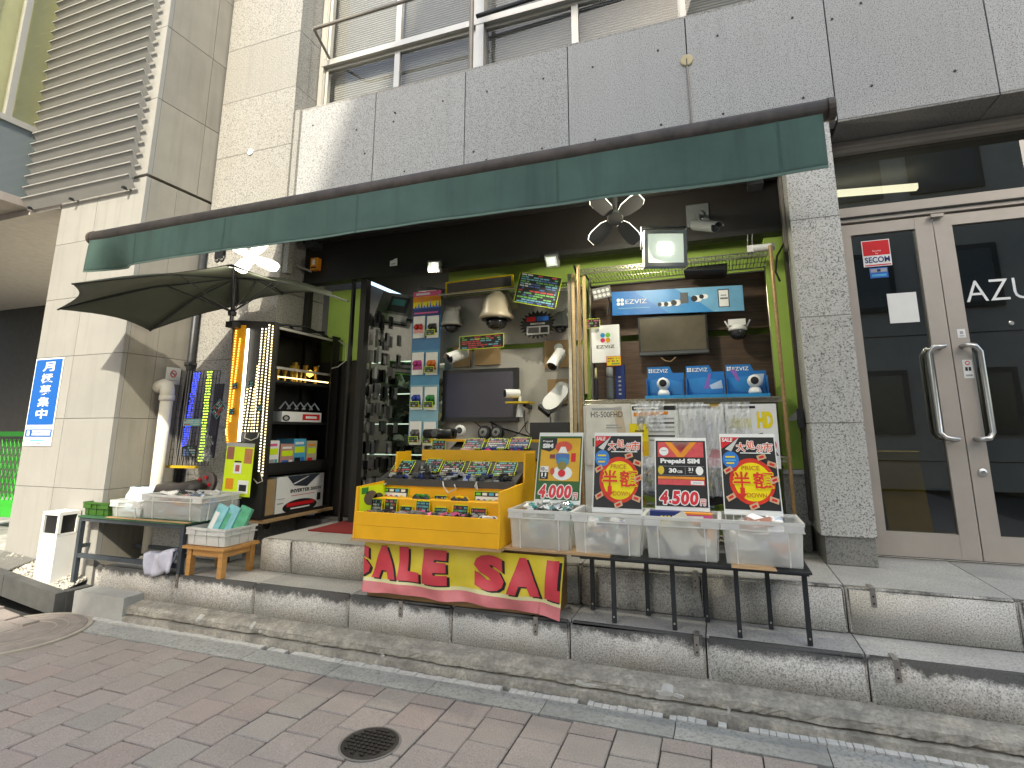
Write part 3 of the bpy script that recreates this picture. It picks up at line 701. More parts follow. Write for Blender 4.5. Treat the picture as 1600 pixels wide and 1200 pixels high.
# vertical parking banner on the cream wall
BAN = mat('banner_blue', (.004, .10, .40), .5, .03)
t, p = card('parking_banner', 'tall blue banner with white vertical Japanese lettering on the cream wall', 'sign', (-5.715, 3.053, 1.16), EX, EZ, .375, .76, PW, .004)
p.rect(.03, .235, .97, .985, BAN)
for k, ch in enumerate('月極募集中'):
    p.text(ch, .30, .845-.135*k, .72, .955-.135*k, PW, 2, bold=.025)
p.rect(.03, .195, .97, .225, PW, 1).rect(.03, .10, .97, .185, BAN).rect(.10, .115, .20, .17, PW, 2).text('03-0000-0000', .26, .15, .94, .175, PW, 2) if 0 else p.rect(.03, .10, .97, .185, BAN)
for y in (.15, .118): p.rect(.28, y, .93, y+.022, PW, 2)
p.rect(.10, .115, .20, .17, PW, 2).rect(.1, .205, .8, .215, PC, 2).rect(.25, .055, .75, .07, PC, 1).poly([(.3, .03), (.6, .025), (.8, .05), (.6, .035)], RED, 1)
p.done(t)
# white drain pipe on the return wall
PVC = mat('white_pvc', (.66, .63, .55), .35, .08, 5)
t = thing('drain_pipe', 'thick white plastic drain pipe elbowing out of the return wall', 'pipe', (-4.5, 3.41, .3))
G().tube([(-4.62, 3.40, 1.66), (-4.55, 3.40, 1.68), (-4.515, 3.40, 1.67), (-4.50, 3.40, 1.63), (-4.497, 3.40, 1.58)], .056, 14).obj('elbow', PVC, t, smooth=True)
G().tube([(-4.497, 3.40, 1.585), (-4.497, 3.40, .30)], .05, 14).obj('pipe', PVC, t, smooth=True)
G().tube([(-4.497, 3.40, 1.59), (-4.497, 3.40, 1.545)], .061, 14).obj('socket', PVC, t, smooth=True)
t, p = card('no_smoking_sign', 'small white no-smoking notice on the return wall', 'sign', (-4.617, 3.455, 1.70), (0, 1, 0), EZ, .14, .15, PW)
p.oval(.5, .62, .22, .22, RED).oval(.5, .62, .16, .16, PW, 2).poly([(.36, .72), (.40, .76), (.64, .52), (.6, .48)], RED, 3).rect(.3, .6, .7, .65, PK, 2).rect(.2, .2, .8, .24, GREYP); p.done(t)
t = thing('down_pipe', 'dark narrow downpipe in the corner beside the granite pillar', 'pipe', (-4.58, 3.66, .6))
G().tube([(-4.585, 3.655, 3.1), (-4.585, 3.655, .5)], .03, 10).obj('pipe', DKMET, t, smooth=True)
for z in (1.9, 2.6): G().box(-4.62, -4.55, 3.62, 3.69, z-.015, z+.015).obj('clip', DKMET, t)

# ------------------------------------------------------------------ far side of the street
ACROSS = mat('pale_facade_panels', (.56, .52, .46), .7, .08, 2)
xb = thing('opposite_building', 'pale panelled office block with square windows across the street, seen reflected in the door', 'building', (8, -8, 0))
Y0 = -6.2
prof = [(-2.0, 0), (-2.0, 7.2), (-1.72, 8.06), (-.1, 13), (.55, 15), (6.9, 15), (6.9, 0)]  # unseen outline; slanted side and width shaped for the shade on the shop
G().prism([(x, Y0-.05, z) for x, z in prof], (0, -7, 0)).obj('wall', ACROSS, xb)
WFR = mat('window_frame_dark', (.06, .06, .058), .5); WGL = mat('office_window', (.03, .035, .04), .08, .1, 2, spec=.8)
for iz in range(5):
    for ix in range(4):
        x = -1.2+ix*2.0 + (.6 if iz > 2 else 0); z = 1.3+iz*2.8
        if x > 5.4 or x < -1.9+max(0, (z+1.4-7.2)*.335): continue
        f = G().box(x-.12, x+1.32, Y0-.05, Y0+.03, z-.12, z+1.32).obj('window', WFR, xb)
        G().box(x, x+1.2, Y0+.031, Y0+.04, z, z+1.2).obj('pane', WGL, f)
for iz in range(6): G().box(-1.9+max(0, (.6+iz*2.8-7.2)*.335), 6.8, Y0-.06, Y0-.04, .6+iz*2.8, .62+iz*2.8).obj('panel_joint', JOINT, xb)
xb3 = thing('low_shop_house', 'low cream shop house across the street to the right', 'building', (12, -8, 0))
G().box(7.0, 24, -12, Y0, 0, 6.2).obj('wall', ACROSS, xb3)
for ix in range(5):
    f = G().box(8+ix*3, 9.6+ix*3, Y0-.02, Y0+.03, 3.4, 5.0).obj('window', WFR, xb3); G().box(8.1+ix*3, 9.5+ix*3, Y0+.031, Y0+.04, 3.5, 4.9).obj('pane', WGL, f)
xb2 = thing('cream_building', 'low cream building across the street on the far corner', 'building', (-14, -8, 0))
G().box(-26, -7.2, -13, Y0, 0, 7.5).obj('wall', ACROSS, xb2)
for ix in range(6):
    f = G().box(-25+ix*3, -23.4+ix*3, Y0-.02, Y0+.03, 3.6, 5.2).obj('window', WFR, xb2); G().box(-24.9+ix*3, -23.5+ix*3, Y0+.031, Y0+.04, 3.7, 5.1).obj('pane', WGL, f)
# ------------------------------------------------------------------ awning
AWN = mat('green_awning_cloth', (.07, .127, .105), .8, .16, 3, bump=.25, bscale=420, streak=.5)
AWND = mat('green_awning_seam', (.055, .105, .086), .8)
aw = thing('awning', 'long green fabric awning with a dark roller bar over the shop front', 'awning', (-1.6, 3.9, 3.1))
AX0, AX1, AY, AZ = -3.74, .494, 2.2, 2.515
BARM = mat('weathered_bar', (.075, .06, .05), .6, .35, 14)
G().tube([(AX0, AY, AZ), (AX1, AY, AZ)], .043, 16).obj('front_bar', BARM, aw, smooth=True)
for x in (AX0, AX1): G().tube([(x-.012, AY, AZ), (x+.012, AY, AZ)], .046, 16).obj('end_cap', BARM, aw)
def roof(u, v):
    x = AX0+.05 + (AX1-AX0-.1)*u; s_ = math.sin(math.pi*v)
    return (x, AY+1.68*v, AZ+.03+.66*v-.035*s_+.008*s_*math.sin(x*9))
G().grid(roof, 60, 12).obj('canopy', AWN, aw, smooth=True, solid=.004)
def val(u, v, off=0):
    x = AX0+.015 + (AX1-AX0-.05)*u; d = v*(.215+.025*u+.015*math.exp(-((u)/.02)**2)-.02*math.exp(-((u-.05)/.025)**2))
    curl = .10*math.exp(-((u-.05)/.032)**2)*v*v - .02*math.exp(-(u/.015)**2)*v + .035*v*math.exp(-((u-.91)/.06)**2)
    y = AY - .03 + curl + .006*v*math.sin(u*19) + .003*v*math.sin(u*61) - off
    return (x, y, AZ - .012 - d)
G().grid(val, 150, 10).obj('valance', AWN, aw, smooth=True, solid=.003)
G().grid(lambda u, v: val(u, .955+.045*v, .003), 150, 1).obj('hem', mat('faded_hem', (.13, .20, .165), .8), aw)
for u0 in (.10, .275, .49, .745, .962):
    G().grid(lambda u, v: val(u0-.0012+.0024*u, v, .003), 1, 10).obj('seam', AWND, aw)
for bx, ex, fx in ((.36, -.25, .2), (-3.5, -2.9, -3.4)):
    G().box(bx-.05, bx+.05, 3.86, 3.99, 2.98, 3.1).obj('arm_bracket', DKMET, aw, bevel=.006)
    G().bar((bx, 3.86, 3.04), (ex, 3.05, 2.80), .05, .035).obj('upper_arm', DKMET, aw)
    G().bar((ex, 3.05, 2.80), (fx, 2.25, 2.53), .045, .03).obj('fore_arm', DKMET, aw)
G().tube([(-3.62, 3.83, 3.22), (.45, 3.83, 3.22)], .05, 12).obj('roller_tube', DKMET, aw)

# ------------------------------------------------------------------ dark green parasol pressed against the wall
PAR = mat('olive_parasol_cloth', (.075, .085, .062), .8, .12, 4)
um = thing('parasol', 'dark olive parasol clamped above the LED cabinet', 'umbrella', (-3.72, 3.44, 2.0))
ap = Vector((-3.80, 3.36, 2.585))
rim = [Vector(v) for v in ((-3.80, 2.15, 2.205), (-4.72, 2.60, 2.205), (-4.56, 3.22, 2.135), (-4.05, 3.62, 2.40), (-3.55, 3.64, 2.47), (-2.98, 3.6, 2.43), (-2.62, 3.36, 2.27), (-2.9, 2.5, 2.33))]
for i in range(8):
    a, b = rim[i], rim[(i+1) % 8]
    def sect(u, v, a=a, b=b):
        e = a.lerp(b, v); sag = math.sin(math.pi*v)*u*u
        e2 = e + (ap-e)*(.07*sag); p = ap.lerp(e2, u); p.z += .05*math.sin(math.pi*u)*(1-.6*math.sin(math.pi*v)) ; return tuple(p)
    G().grid(sect, 8, 8).obj('canopy_panel', PAR, um, smooth=True, solid=.002)
    G().tube([ap-Vector((0, 0, .02)), ap.lerp(a, .5)+Vector((0, 0, .035)), a-Vector((0, 0, .004))], .006, 6).obj('rib', DKMET, um)
    m_ = ap.lerp(a, .42)+Vector((0, 0, .03)); G().tube([(ap.x, ap.y, 2.27), m_], .005, 6).obj('strut', DKMET, um)
G().tube([(ap.x, ap.y, 2.15), (ap.x, ap.y, 2.62)], .016, 10).obj('pole', DKMET, um)
G().lathe([(.03, 0), (.035, .03), (.02, .05)], (ap.x, ap.y, 2.24)).obj('runner', BLACK, um)
G().lathe([(.05, 0), (.05, .02), (.01, .05)], (ap.x, ap.y, 2.59)).obj('finial', BLACK, um)
G().box(ap.x-.04, ap.x+.04, ap.y-.02, 3.5, 2.14, 2.19).obj('clamp', BLACK, um)

# ------------------------------------------------------------------ bins
CLEAR = milky('frosted_plastic', (.90, .91, .89), .68, .5)
RIMM = milky('frosted_rim', (.82, .82, .79), .08, .25)
GBIN = mat('green_plastic', (.035, .10, .015), .4, .1, 12)
def bin_(name, label, x0, x1, y0, y1, z0, h, mm=None, rm=None, ribs=2, taper=.012, group=None, th=.004):
    mm = mm or CLEAR; rm = rm or RIMM
    t = thing(name, label, 'bin', ((x0+x1)/2, (y0+y1)/2, z0), group=group)
    def ring(z, o): return [(x0+o, y0+o, z), (x1-o, y0+o, z), (x1-o, y1-o, z), (x0+o, y1-o, z)]
    g = G(); A, Bq, C_, D_ = ring(z0, taper), ring(z0+h, 0), ring(z0+h, th), ring(z0+.006, taper+th)
    g._add(A+Bq+C_+D_, [(3, 2, 1, 0)] + [(i, (i+1) % 4, 4+(i+1) % 4, 4+i) for i in range(4)] + [(4+i, 4+(i+1) % 4, 8+(i+1) % 4, 8+i) for i in range(4)] + [(8+i, 8+(i+1) % 4, 12+(i+1) % 4, 12+i) for i in range(4)] + [(12, 13, 14, 15)])
    g.obj('shell', mm, t, bevel=.0)
    g = G(); e = .009
    for zz, hh in ((z0+h-.014, .016), (z0+h-.045, .004)):
        for a, b, c, d in ((x0-e, x1+e, y0-e, y0-.0005), (x0-e, x1+e, y1+.0005, y1+e), (x0-e, x0-.0005, y0, y1), (x1+.0005, x1+e, y0, y1)): g.box(a, b, c, d, zz, zz+hh)
    stuff(g.obj('rim', rm, t))
    for k in range(ribs):
        x = x0 + (x1-x0)*(.18+.64*k/max(1, ribs-1)); G().prism([(x-.003, y0+taper-.006, z0), (x+.003, y0+taper-.006, z0), (x+.003, y0-.006, z0+h-.014), (x-.003, y0-.006, z0+h-.014)], (0, .0055, 0)).obj('rib', rm, t)
        y = y0 + (y1-y0)*(.2+.6*k/max(1, ribs-1)); G().prism([(x1-taper+.006, y-.003, z0), (x1-taper+.006, y+.003, z0), (x1+.006, y+.003, z0+h-.014), (x1+.006, y-.003, z0+h-.014)], (-.0055, 0, 0)).obj('rib', rm, t)
    for x in (x0, x1-.075): G().box(x-.005, x+.08, y0-.0088, y0-.001, z0+h-.043, z0+h-.016).obj('grip', rm, t)
    return t
def fill(name, label, x0, x1, y0, y1, z0, z1, cols, n=60, s=.05, flat=.4):
    """small goods lying loosely in a bin; nobody could count them"""
    ms = G(); r = random
    parts = {}
    for k in range(n):
        m = r.choice(cols)
        if m.name not in parts: parts[m.name] = (G(), m)
        g = parts[m.name][0]
        c = Vector((r.uniform(x0+s*.6, x1-s*.6), r.uniform(y0+s*.6, y1-s*.6), z0+(z1-z0)*r.random()**.5))
        g.M = Matrix.Translation(c) @ Matrix.Rotation(r.uniform(0, 6.3), 4, 'Z') @ Matrix.Rotation(r.uniform(-.5, .5), 4, 'X') @ Matrix.Rotation(r.uniform(-.4, .4), 4, 'Y')
        a, b, h = s*r.uniform(.5, 1), s*r.uniform(.3, .7), s*flat*r.uniform(.3, 1)
        if r.random() < .6: g.box(-a/2, a/2, -b/2, b/2, -h/2, h/2)
        else: g.tube([(a/2*math.cos(q), b/2*math.sin(q), h*.2*math.sin(3*q)) for q in [i*.7 for i in range(9)]], s*.05, 5)
    ks = list(parts.values()); root = None
    t = thing(name, label, 'goods', ((x0+x1)/2, (y0+y1)/2, z0)); t['kind'] = 'stuff'
    for g, m in ks: stuff(g.obj('loose_goods', m, t))
    return t
POLY = glass('clear_wrap', (.86, .88, .88), 1.4, .15, .25, (.5, .52, .52))
GW = [PW, GREYP, mat('cable_grey', (.12, .12, .12), .5), BLACK, POLY]

# ------------------------------------------------------------------ left: steel table with bins
TB = mat('blue_grey_steel', (.045, .055, .065), .5, .25, 10)
t = thing('steel_table', 'dark steel frame table with a green edged top left of the steps', 'table', (-4.18, 3.18, .12))
X0, X1, YF, YK = -4.70, -3.62, 2.985, 3.38
for x, y, zf in ((X0, YF, rise(X0)+.09), (X1, YF, Z1), (X0, YK, .10), (X1, YK, Z1)):
    G().box(x-.016, x+.016, y-.016, y+.016, zf, .60).obj('leg', TB, t, bevel=.003)
for y in (YF, YK): G().box(X0+.016, X1-.016, y-.014, y+.014, .335, .365).obj('stretcher', TB, t); G().box(X0-.016, X1+.016, y-.015, y+.015, .601, .628).obj('top_rail', TB, t)
for x in (X0, X1): G().box(x-.014, x+.014, YF+.016, YK-.016, .40, .425).obj('stretcher', TB, t); G().box(x-.015, x+.015, YF+.015, YK-.015, .602, .627).obj('top_rail', TB, t)
G().box(X0-.02, X1+.03, YF-.025, YK+.02, .629, .641).obj('table_top', mat('green_board', (.035, .11, .05), .6, .35, 8), t)
G().box(X0+.3, X1+.06, YF-.03, YF-.002, .6415, .648).obj('plank', PLY, t)
# towel hung over the stretcher
TOW = mat('pale_towel', (.52, .52, .60), .95, .06, 30, bump=.4, bscale=400)
def towel(u, v):
    x = -3.90 + .24*u; q = (v-.42)*.34
    y = 2.955 - .02*(1 if q < 0 else -.8) - .02*math.sin(9*u+5*v) - .012*math.sin(21*u)
    z = .43 - abs(q)*(1 if q < 0 else .8) + .03*u + .012*math.sin(7*u+2)
    return (x+.05*(.5-v), y, z)
tag(G().grid(towel, 20, 16).obj('towel', TOW, smooth=True, solid=.012), 'pale lilac towel hung under the steel table', 'towel')
bin_('green_basket', 'small green plastic basket at the left end of the steel table', -4.72, -4.45, 3.0, 3.16, .644, .095, GBIN, GBIN, 3, .006)
bin_('white_bin', 'small frosted bin with paper bags beside the green basket', -4.42, -4.10, 3.0, 3.26, .644, .12)
bin_('long_clear_bin', 'long clear bin of packages at the right end of the steel table', -4.09, -3.50, 3.0, 3.33, .65, .17)
PLB = mat('pale_blue_bag', (.42, .52, .60), .4, .15, 12)
for i, (x, y, z, r1, w, h, m, lb) in enumerate(((-4.36, 3.14, .72, .35, .2, .2, PLB, 'crumpled pale blue paper bag leaning in the small frosted bin'), (-4.22, 3.1, .70, -.5, .17, .17, PW, 'white crumpled paper bag in the small frosted bin'))):
    g = G(); g.M = Matrix.Translation((x, y, z)) @ Matrix.Rotation(r1, 4, 'Z') @ Matrix.Rotation(-.5, 4, 'X')
    g.grid(lambda u, v: (w*(u-.5), .035*math.sin(math.pi*u)*math.sin(math.pi*v)+random.uniform(-.008, .008), h*(v-.3)), 8, 8)
    g.grid(lambda u, v: (w*(u-.5), -.035*math.sin(math.pi*u)*math.sin(math.pi*v)-.002+random.uniform(-.008, .008), h*(v-.3)), 8, 8)
    tag(g.obj('paper_bag', m), lb, 'bag')
fill('bin_packets', 'mixed cable packets heaped in the long clear bin', -4.07, -3.52, 3.02, 3.31, .66, .82, [PW, PO, GREYP, BLACK, mat('dusty_pink', (.45, .25, .25), .5), PLB, POLY, BLUE], 130, .11, .25)
# cap and shoe-like leather pouch behind the bins
LEA = mat('dark_leather', (.045, .04, .037), .5, .2, 15)
g = G(); g.tube([(-4.40, 3.36, .80), (-4.32, 3.36, .815), (-4.2, 3.36, .80), (-4.02, 3.36, .83), (-3.95, 3.36, .80)], .055, 10, .075); tag(g.obj('leather_pouch', LEA, smooth=True), 'dark leather pouch lying behind the frosted bin', 'pouch')
G().box(-4.45, -3.6, 3.385, 3.5, .3, .75).obj('wall_ledge', GRAN, ob)
t = thing('disc_box', 'dark round disc with red marks leaning behind the bins', 'disc', (-3.98, 3.42, .75))
G().lathe([(.10, 0), (.10, .03), (.09, .035)], (-3.98, 3.45, .85), (0, -1, .25), 24).obj('disc', mat('dark_disc', (.10, .08, .075), .6), t)
for k in range(5):
    q = k*1.25; G().box(-3.98+.06*math.cos(q)-.012, -3.98+.06*math.cos(q)+.012, 3.405, 3.412, .855+.06*math.sin(q)-.012, .855+.06*math.sin(q)+.012).obj('red_mark', RED, t)
# pine stool with its bin
t = thing('pine_stool', 'low orange pine stool on the lower step', 'stool', (-3.4, 3.12, Z1))
for x in (-3.545, -3.255):
    for y in (3.0, 3.24): G().box(x-.02, x+.02, y-.02, y+.02, Z1, .475).obj('leg', WOODO, t, bevel=.003)
for y in (3.0, 3.24): G().box(-3.52, -3.28, y-.012, y+.012, .43, .474).obj('apron', WOODO, t)
for x in (-3.545, -3.255): G().box(x-.012, x+.012, 3.02, 3.22, .43, .474).obj('apron', WOODO, t)
for k in range(4): G().box(-3.60, -3.215, 2.965+k*.0785, 3.04+k*.0785, .476, .494+random.uniform(-.001, .002)).obj('plank', WOODO, t, bevel=.003)
WBIN = milky('white_crate', (.80, .80, .77), .06, .25)
bin_('white_crate', 'white open crate with tall sleeves standing on the pine stool', -3.585, -3.235, 2.985, 3.25, .499, .115, WBIN, WBIN, 3, .008)
AQ = mat('aqua_sleeve', (.22, .50, .55), .4, .2, 18); GS = mat('green_sleeve', (.10, .38, .22), .35, .25, 20)
for i, (x, m, lb) in enumerate(((-3.50, AQ, 'aqua and white plastic sleeve, left one in the white crate'), (-3.41, AQ, 'aqua plastic sleeve in the middle of the white crate'), (-3.32, GS, 'green plastic sleeve, right one in the white crate'))):
    t = thing('plastic_sleeve', lb, 'package', (x, 3.1, .51), group='sleeves in the white crate')
    M_ = Matrix.Translation((x, 3.08, .51)) @ Matrix.Rotation(R(16), 4, 'Y') @ Matrix.Rotation(R(-14), 4, 'X')
    g = G(); g.M = M_; g.box(-.05, .05, -.012+.02*i, .012+.02*i, 0, .255); g.obj('sleeve', m, t, bevel=.004)
    g = G(); g.M = M_; g.box(-.04, .0, -.0145+.02*i, -.0125+.02*i, .08, .2); g.obj('insert', PW if i == 0 else GS, t)

# ------------------------------------------------------------------ LED string rack before the pillar
def lerp(a, b, t): return Vector(a)+(Vector(b)-Vector(a))*t
LB = emis('led_blue', (.02, .05, 1), 1.6); LG = emis('led_lime', (.55, .9, .08), .75); LWH = emis('led_warm', (1, .78, .38), 1.3); LCO = emis('led_cool', (1, .95, .82), 1.5)
LAM = emis('led_amber', (1, .62, .12), 1.0)
YR_ = 3.52
t = thing('led_string_rack', 'black mesh rack hung with blue and lime LED strings and grey cables', 'display rack', (-4.3, YR_, .75))
A, B_, C_, D_ = at(284, 580, YR_), at(345, 579, YR_), at(325, 727, YR_), at(263, 727, YR_)
g = G()
for k in range(13):
    g.bar(lerp(A, B_, k/12), lerp(D_, C_, k/12), .004); g.bar(lerp(A, D_, k/12), lerp(B_, C_, k/12), .004)
stuff(g.obj('mesh', DKMET, t))
def strand(name, p, q, w, n, m, per=3, y=-.012, back=None):
    g = G()
    for k in range(n):
        c = lerp(p, q, (k+.5)/n); 
        for j in range(per):
            o = (j-(per-1)/2)*w/per + random.uniform(-.3, .3)*w/per
            g.box(c.x+o-.004, c.x+o+.004, c.y+y-.004, c.y+y+.004, c.z-.005, c.z+.005)
    return stuff(g.obj(name, m, t))
strand('blue_lights', at(310, 582, YR_), at(290, 698, YR_), .075, 32, LB, 3)
strand('lime_lights', at(330, 579, YR_), at(315, 722, YR_), .06, 32, LG, 3)
g = G()
for k in range(9):
    p, q = lerp(A, B_, .12+.045*k+random.uniform(-.02, .02)), lerp(D_, C_, .15+.045*k+random.uniform(-.03, .03)); g.tube([p+Vector((0, -.01, 0)), lerp(p, q, .5)+Vector((random.uniform(-.02, .02), -.02, 0)), q+Vector((0, -.015, 0))], .004, 5)
stuff(g.obj('cables', mat('grey_cable', (.20, .19, .18), .5), t))
g = G(); 
for k in range(5): g.tube([at(345, 600, YR_)+Vector((.02*k-.04, -.01, 0)), at(338, 650, YR_)+Vector((.015*k, -.03, 0)), at(330, 715, YR_)+Vector((.02*k-.04, -.02, 0))], .012, 6)
stuff(g.obj('dark_strings', mat('violet_black', (.02, .018, .035), .4), t))
a, b = at(263, 728, YR_), at(312, 727, YR_); G().box(a.x, b.x, YR_-.04, YR_-.01, a.z-.012, a.z+.008).obj('bottom_bar', mat('yellow_bar', (.50, .33, .02), .5), t)
g = G(); c = at(330, 700, YR_); g.grid(lambda u, v: (c.x+.13*(u-.5)+random.uniform(-.01, .01), YR_-.05+random.uniform(-.02, .02), c.z+.22*(v-.5)+random.uniform(-.01, .01)), 7, 9); tag(g.obj('clear_bag', POLY), 'crumpled clear plastic bag hanging beside the lime LED string', 'bag')
MUTE = {n: mat(n+'_small', c, .55, .25, 60) for n, c in (('print_red', (.36, .05, .05)), ('print_pink', (.34, .12, .16)), ('print_cyan', (.10, .26, .34)), ('print_blue', (.05, .10, .26)), ('print_lime', (.10, .28, .08)), ('print_white', (.45, .45, .44)), ('print_orange', (.42, .20, .06)), ('print_yellow', (.45, .38, .08)))}
def tagcard(label, px, py, w, h, Y, rot=0, cols=None, edge=None, tilt=0, group=None, base=None, name='price_card', zig=True, cw=None):
    """hand-lettered price card: black sheet, neon zigzag edge, bright print"""
    c = at(px, py, Y) if cw is None else Vector(cw)
    u = Vector((math.cos(rot), 0, math.sin(rot))); v = Vector((-math.sin(rot), math.sin(tilt), math.cos(rot)*math.cos(tilt))).normalized()
    o = c-u*w/2-v*h/2; n = u.cross(v)
    t = thing(name, label, 'price card', o+u*w/2, group=group)
    if zig and edge is not None:
        pts = []; k = max(6, int(w/.014)); l = max(4, int(h/.014)); e = .006
        for i in range(k): pts += [o+u*w*i/k-v*e, o+u*w*(i+.5)/k-v*e*.1]
        for i in range(l): pts += [o+u*(w+e)+v*h*i/l, o+u*(w+e*.1)+v*h*(i+.5)/l]
        for i in range(k): pts += [o+u*w*(1-i/k)+v*(h+e), o+u*w*(1-(i+.5)/k)+v*(h+e*.1)]
        for i in range(l): pts += [o-u*e+v*h*(1-i/l), o-u*e*.1+v*h*(1-(i+.5)/l)]
        g = G(); g.prism(pts, -n*.002); g.obj('edge', edge, t)
    elif edge is not None:
        g = G(); g.prism([o-u*.004-v*.004, o+u*(w+.004)-v*.004, o+u*(w+.004)+v*(h+.004), o-u*.004+v*(h+.004)], -n*.002); g.obj('edge', edge, t)
    p = Print(o, u, v, w, h); base = base or PK; p.rect(0, 0, 1, 1, base, 0, 'sheet')
    cols = cols or [PC, RED, PW, TEAL]
    rows = max(2, int(h/.018)); rnd = random.Random(int(px*7+py*13+w*1e4))
    cols = [MUTE.get(q.name, q) for q in cols]
    for r_ in range(rows):
        y = 1-(r_+1)/(rows+.3); x = .05; hh = .62/(rows+.3)
        m = rnd.choice(cols)
        while x < .93:
            l_ = rnd.uniform(.05, .16); l_ = min(l_, .95-x)
            if rnd.random() < .72: p.rect(x, y, x+l_*.85, y+hh, m, 1)
            x += l_
            if rnd.random() < .2: m = rnd.choice(cols)
    p.done(t); return t
tagcard('wide teal price card across the LED strings', 300, 660, .20, .055, YR_-.05, 0, [RED, TEAL, GREYP], mat('tape_edge', (.12, .22, .20), .5), zig=False, base=TEAL)
tagcard('diamond-hung price card right of the lime LED string', 341, 639, .12, .10, YR_-.06, R(45), [RED, TEAL, GREYP], TEAL, zig=False)
tagcard('black zigzag price card low on the LED string rack', 296, 705, .15, .085, YR_-.06, 0, [TEAL, BLUE, GREYP], BLACK)

# ------------------------------------------------------------------ LED strip board
YL = 3.43
t = thing('led_strip_board', 'upright black board with amber panel, white tube and rows of LED strips', 'display board', (-3.65, YL, .6))
a, b, c, d = at(364, 500, YL), at(431, 503, YL), at(407, 812, YL), at(352, 800, YL)
G().prism([a, b, c, d], (0, .03, 0)).obj('board', BLACKM, t)
AMB = mat('amber_panel', (.62, .27, .01), .45, .08, 8)
q = [at(366, 508, YL-.006), at(384, 508, YL-.006), at(371, 690, YL-.006), at(364, 702, YL-.006), at(352, 690, YL-.006), at(353, 668, YL-.006)]
G().prism(q, (0, .005, 0)).obj('amber_panel', AMB, t)
G().tube([at(388, 514, YL-.02), at(373, 690, YL-.02)], .011, 10).obj('tube_light', emis('tube_white', (1, 1, .97), 1.6), t)
def strip(p0, p1, m, n, dx=.0, base=True):
    P0, P1 = at(*p0, YL-.006), at(*p1, YL-.006)
    s_ = G().bar(P0, P1, .012, .004).obj('led_strip', mat('strip_tape', (.10, .09, .07), .5), t) if base else t
    g = G()
    for k in range(n):
        c = lerp(P0, P1, (k+.5)/n); g.box(c.x-.0042, c.x+.0042, c.y-.009, c.y-.003, c.z-.0055, c.z+.0055)
    stuff(g.obj('light_dots', m, s_))
for i, (x0, x1, y0, y1, m) in enumerate(((411, 397, 512, 676, LCO), (417, 402, 512, 676, LWH), (422, 405, 506, 738, LCO), (427.5, 410.5, 508, 745, LWH), (388, 378, 606, 676, LWH), (393, 383, 604, 676, LCO), (398.5, 388, 606, 676, LWH), (403.5, 393, 570, 676, LWH))):
    strip((x0, y0), (x1, y1), m, int((y1-y0)/4.6))
strip((370, 515), (354, 680), LAM, 40, base=False); strip((376, 528), (360, 660), LAM, 34, base=False); strip((354, 670), (358, 702), LAM, 8, base=False)
for i, (x, y) in enumerate(((367, 603), (392, 600), (362, 643), (405, 638))):
    tagcard('small dark price tag on the LED board, '+['beside the amber panel', 'at the head of the short strips', 'low on the amber panel', 'over the long strips'][i], x, y, .055, .05, YL-.03, R(8), [TEAL, GREYP], None)
WIRE = mat('white_wire', (.5, .48, .44), .4)
G().tube([at(384, 676, YL-.01), at(382, 684, YL-.02), at(392, 688, YL-.02), at(402, 684, YL-.02), at(405, 676, YL-.01)], .004, 6).obj('lead_wire', WIRE, t)
G().tube([at(407, 738, YL-.01), at(410, 752, YL-.02), at(402, 755, YL-.02), at(396, 748, YL-.01)], .004, 6).obj('lead_wire', WIRE, t)
t, p = card('yellow_flyer', 'neon yellow product flyer clipped to the foot of the LED board', 'flyer', at(346, 773, 3.36), (1, 0, -.035), (.02, 0, 1), .285, .405, NEON)
p.rect(0, .93, 1, 1.0, GREYP, 1).rect(.04, .68, .3, .92, mat('photo_brown', (.30, .12, .08), .5)).rect(.68, .62, .96, .90, mat('photo_orange', (.50, .20, .08), .5)).rect(.33, .42, .62, .62, PAPER).rect(.10, .12, .38, .32, PO).rect(.55, .06, .92, .30, PAPER).rect(.6, .1, .86, .22, PK, 2).rect(.40, .46, .55, .58, mat('photo_red', (.4, .1, .08), .5), 2).rect(.35, .63, .6, .66, PK, 2); p.done(t)
# ------------------------------------------------------------------ black goods cabinet on castors
cb = thing('goods_cabinet', 'tall black open-sided cabinet on castors beside the shop entrance', 'cabinet', (-3.52, 3.87, ZL))
CX0, CX1, CY0, CY1 = -3.652, -3.40, 3.47, 4.25
G().box(CX0, CX0+.012, CY0, CY1, .60, 2.17).obj('back_panel', BLACKM, cb)
G().box(CX0+.012, CX1, CY0, CY0+.022, .60, 2.17).obj('side_panel', BLACKM, cb); G().box(CX0+.012, CX1, CY1-.022, CY1, .60, 2.17).obj('side_panel', BLACKM, cb)
for z in (.62, .955, 1.36, 1.70, 2.15): G().box(CX0+.012, CX1-.003, CY0+.022, CY1-.022, z-.02, z).obj('shelf', BLACKM, cb)
G().box(CX1-.002, CX1+.014, CY0, CY1, .955, 1.03).obj('shelf_front', BLACKM, cb); G().box(CX1-.002, CX1+.014, CY1-.10, CY1, 1.03, 2.17).obj('door_stile', BLACKM, cb)
G().box(CX0, CX1+.03, CY0-.02, CY1+.02, .575, .598).obj('dolly_board', PLY, cb)
for x in (CX0+.06, CX1-.04):
    for y in (CY0+.09, CY1-.09): c_ = G().lathe([(.028, -.012), (.028, .012)], (x, y, ZL+.029), (1, 0, 0), 16).obj('castor', BLACK, cb); G().box(x-.017, x+.017, y-.015, y+.02, ZL+.045, .575).obj('fork', STEEL, c_)
for z in (1.80, 2.13): G().box(CX1+.001, CX1+.014, CY0+.01, CY1-.11, z-.012, z+.008).obj('case_rail', ALU, cb)
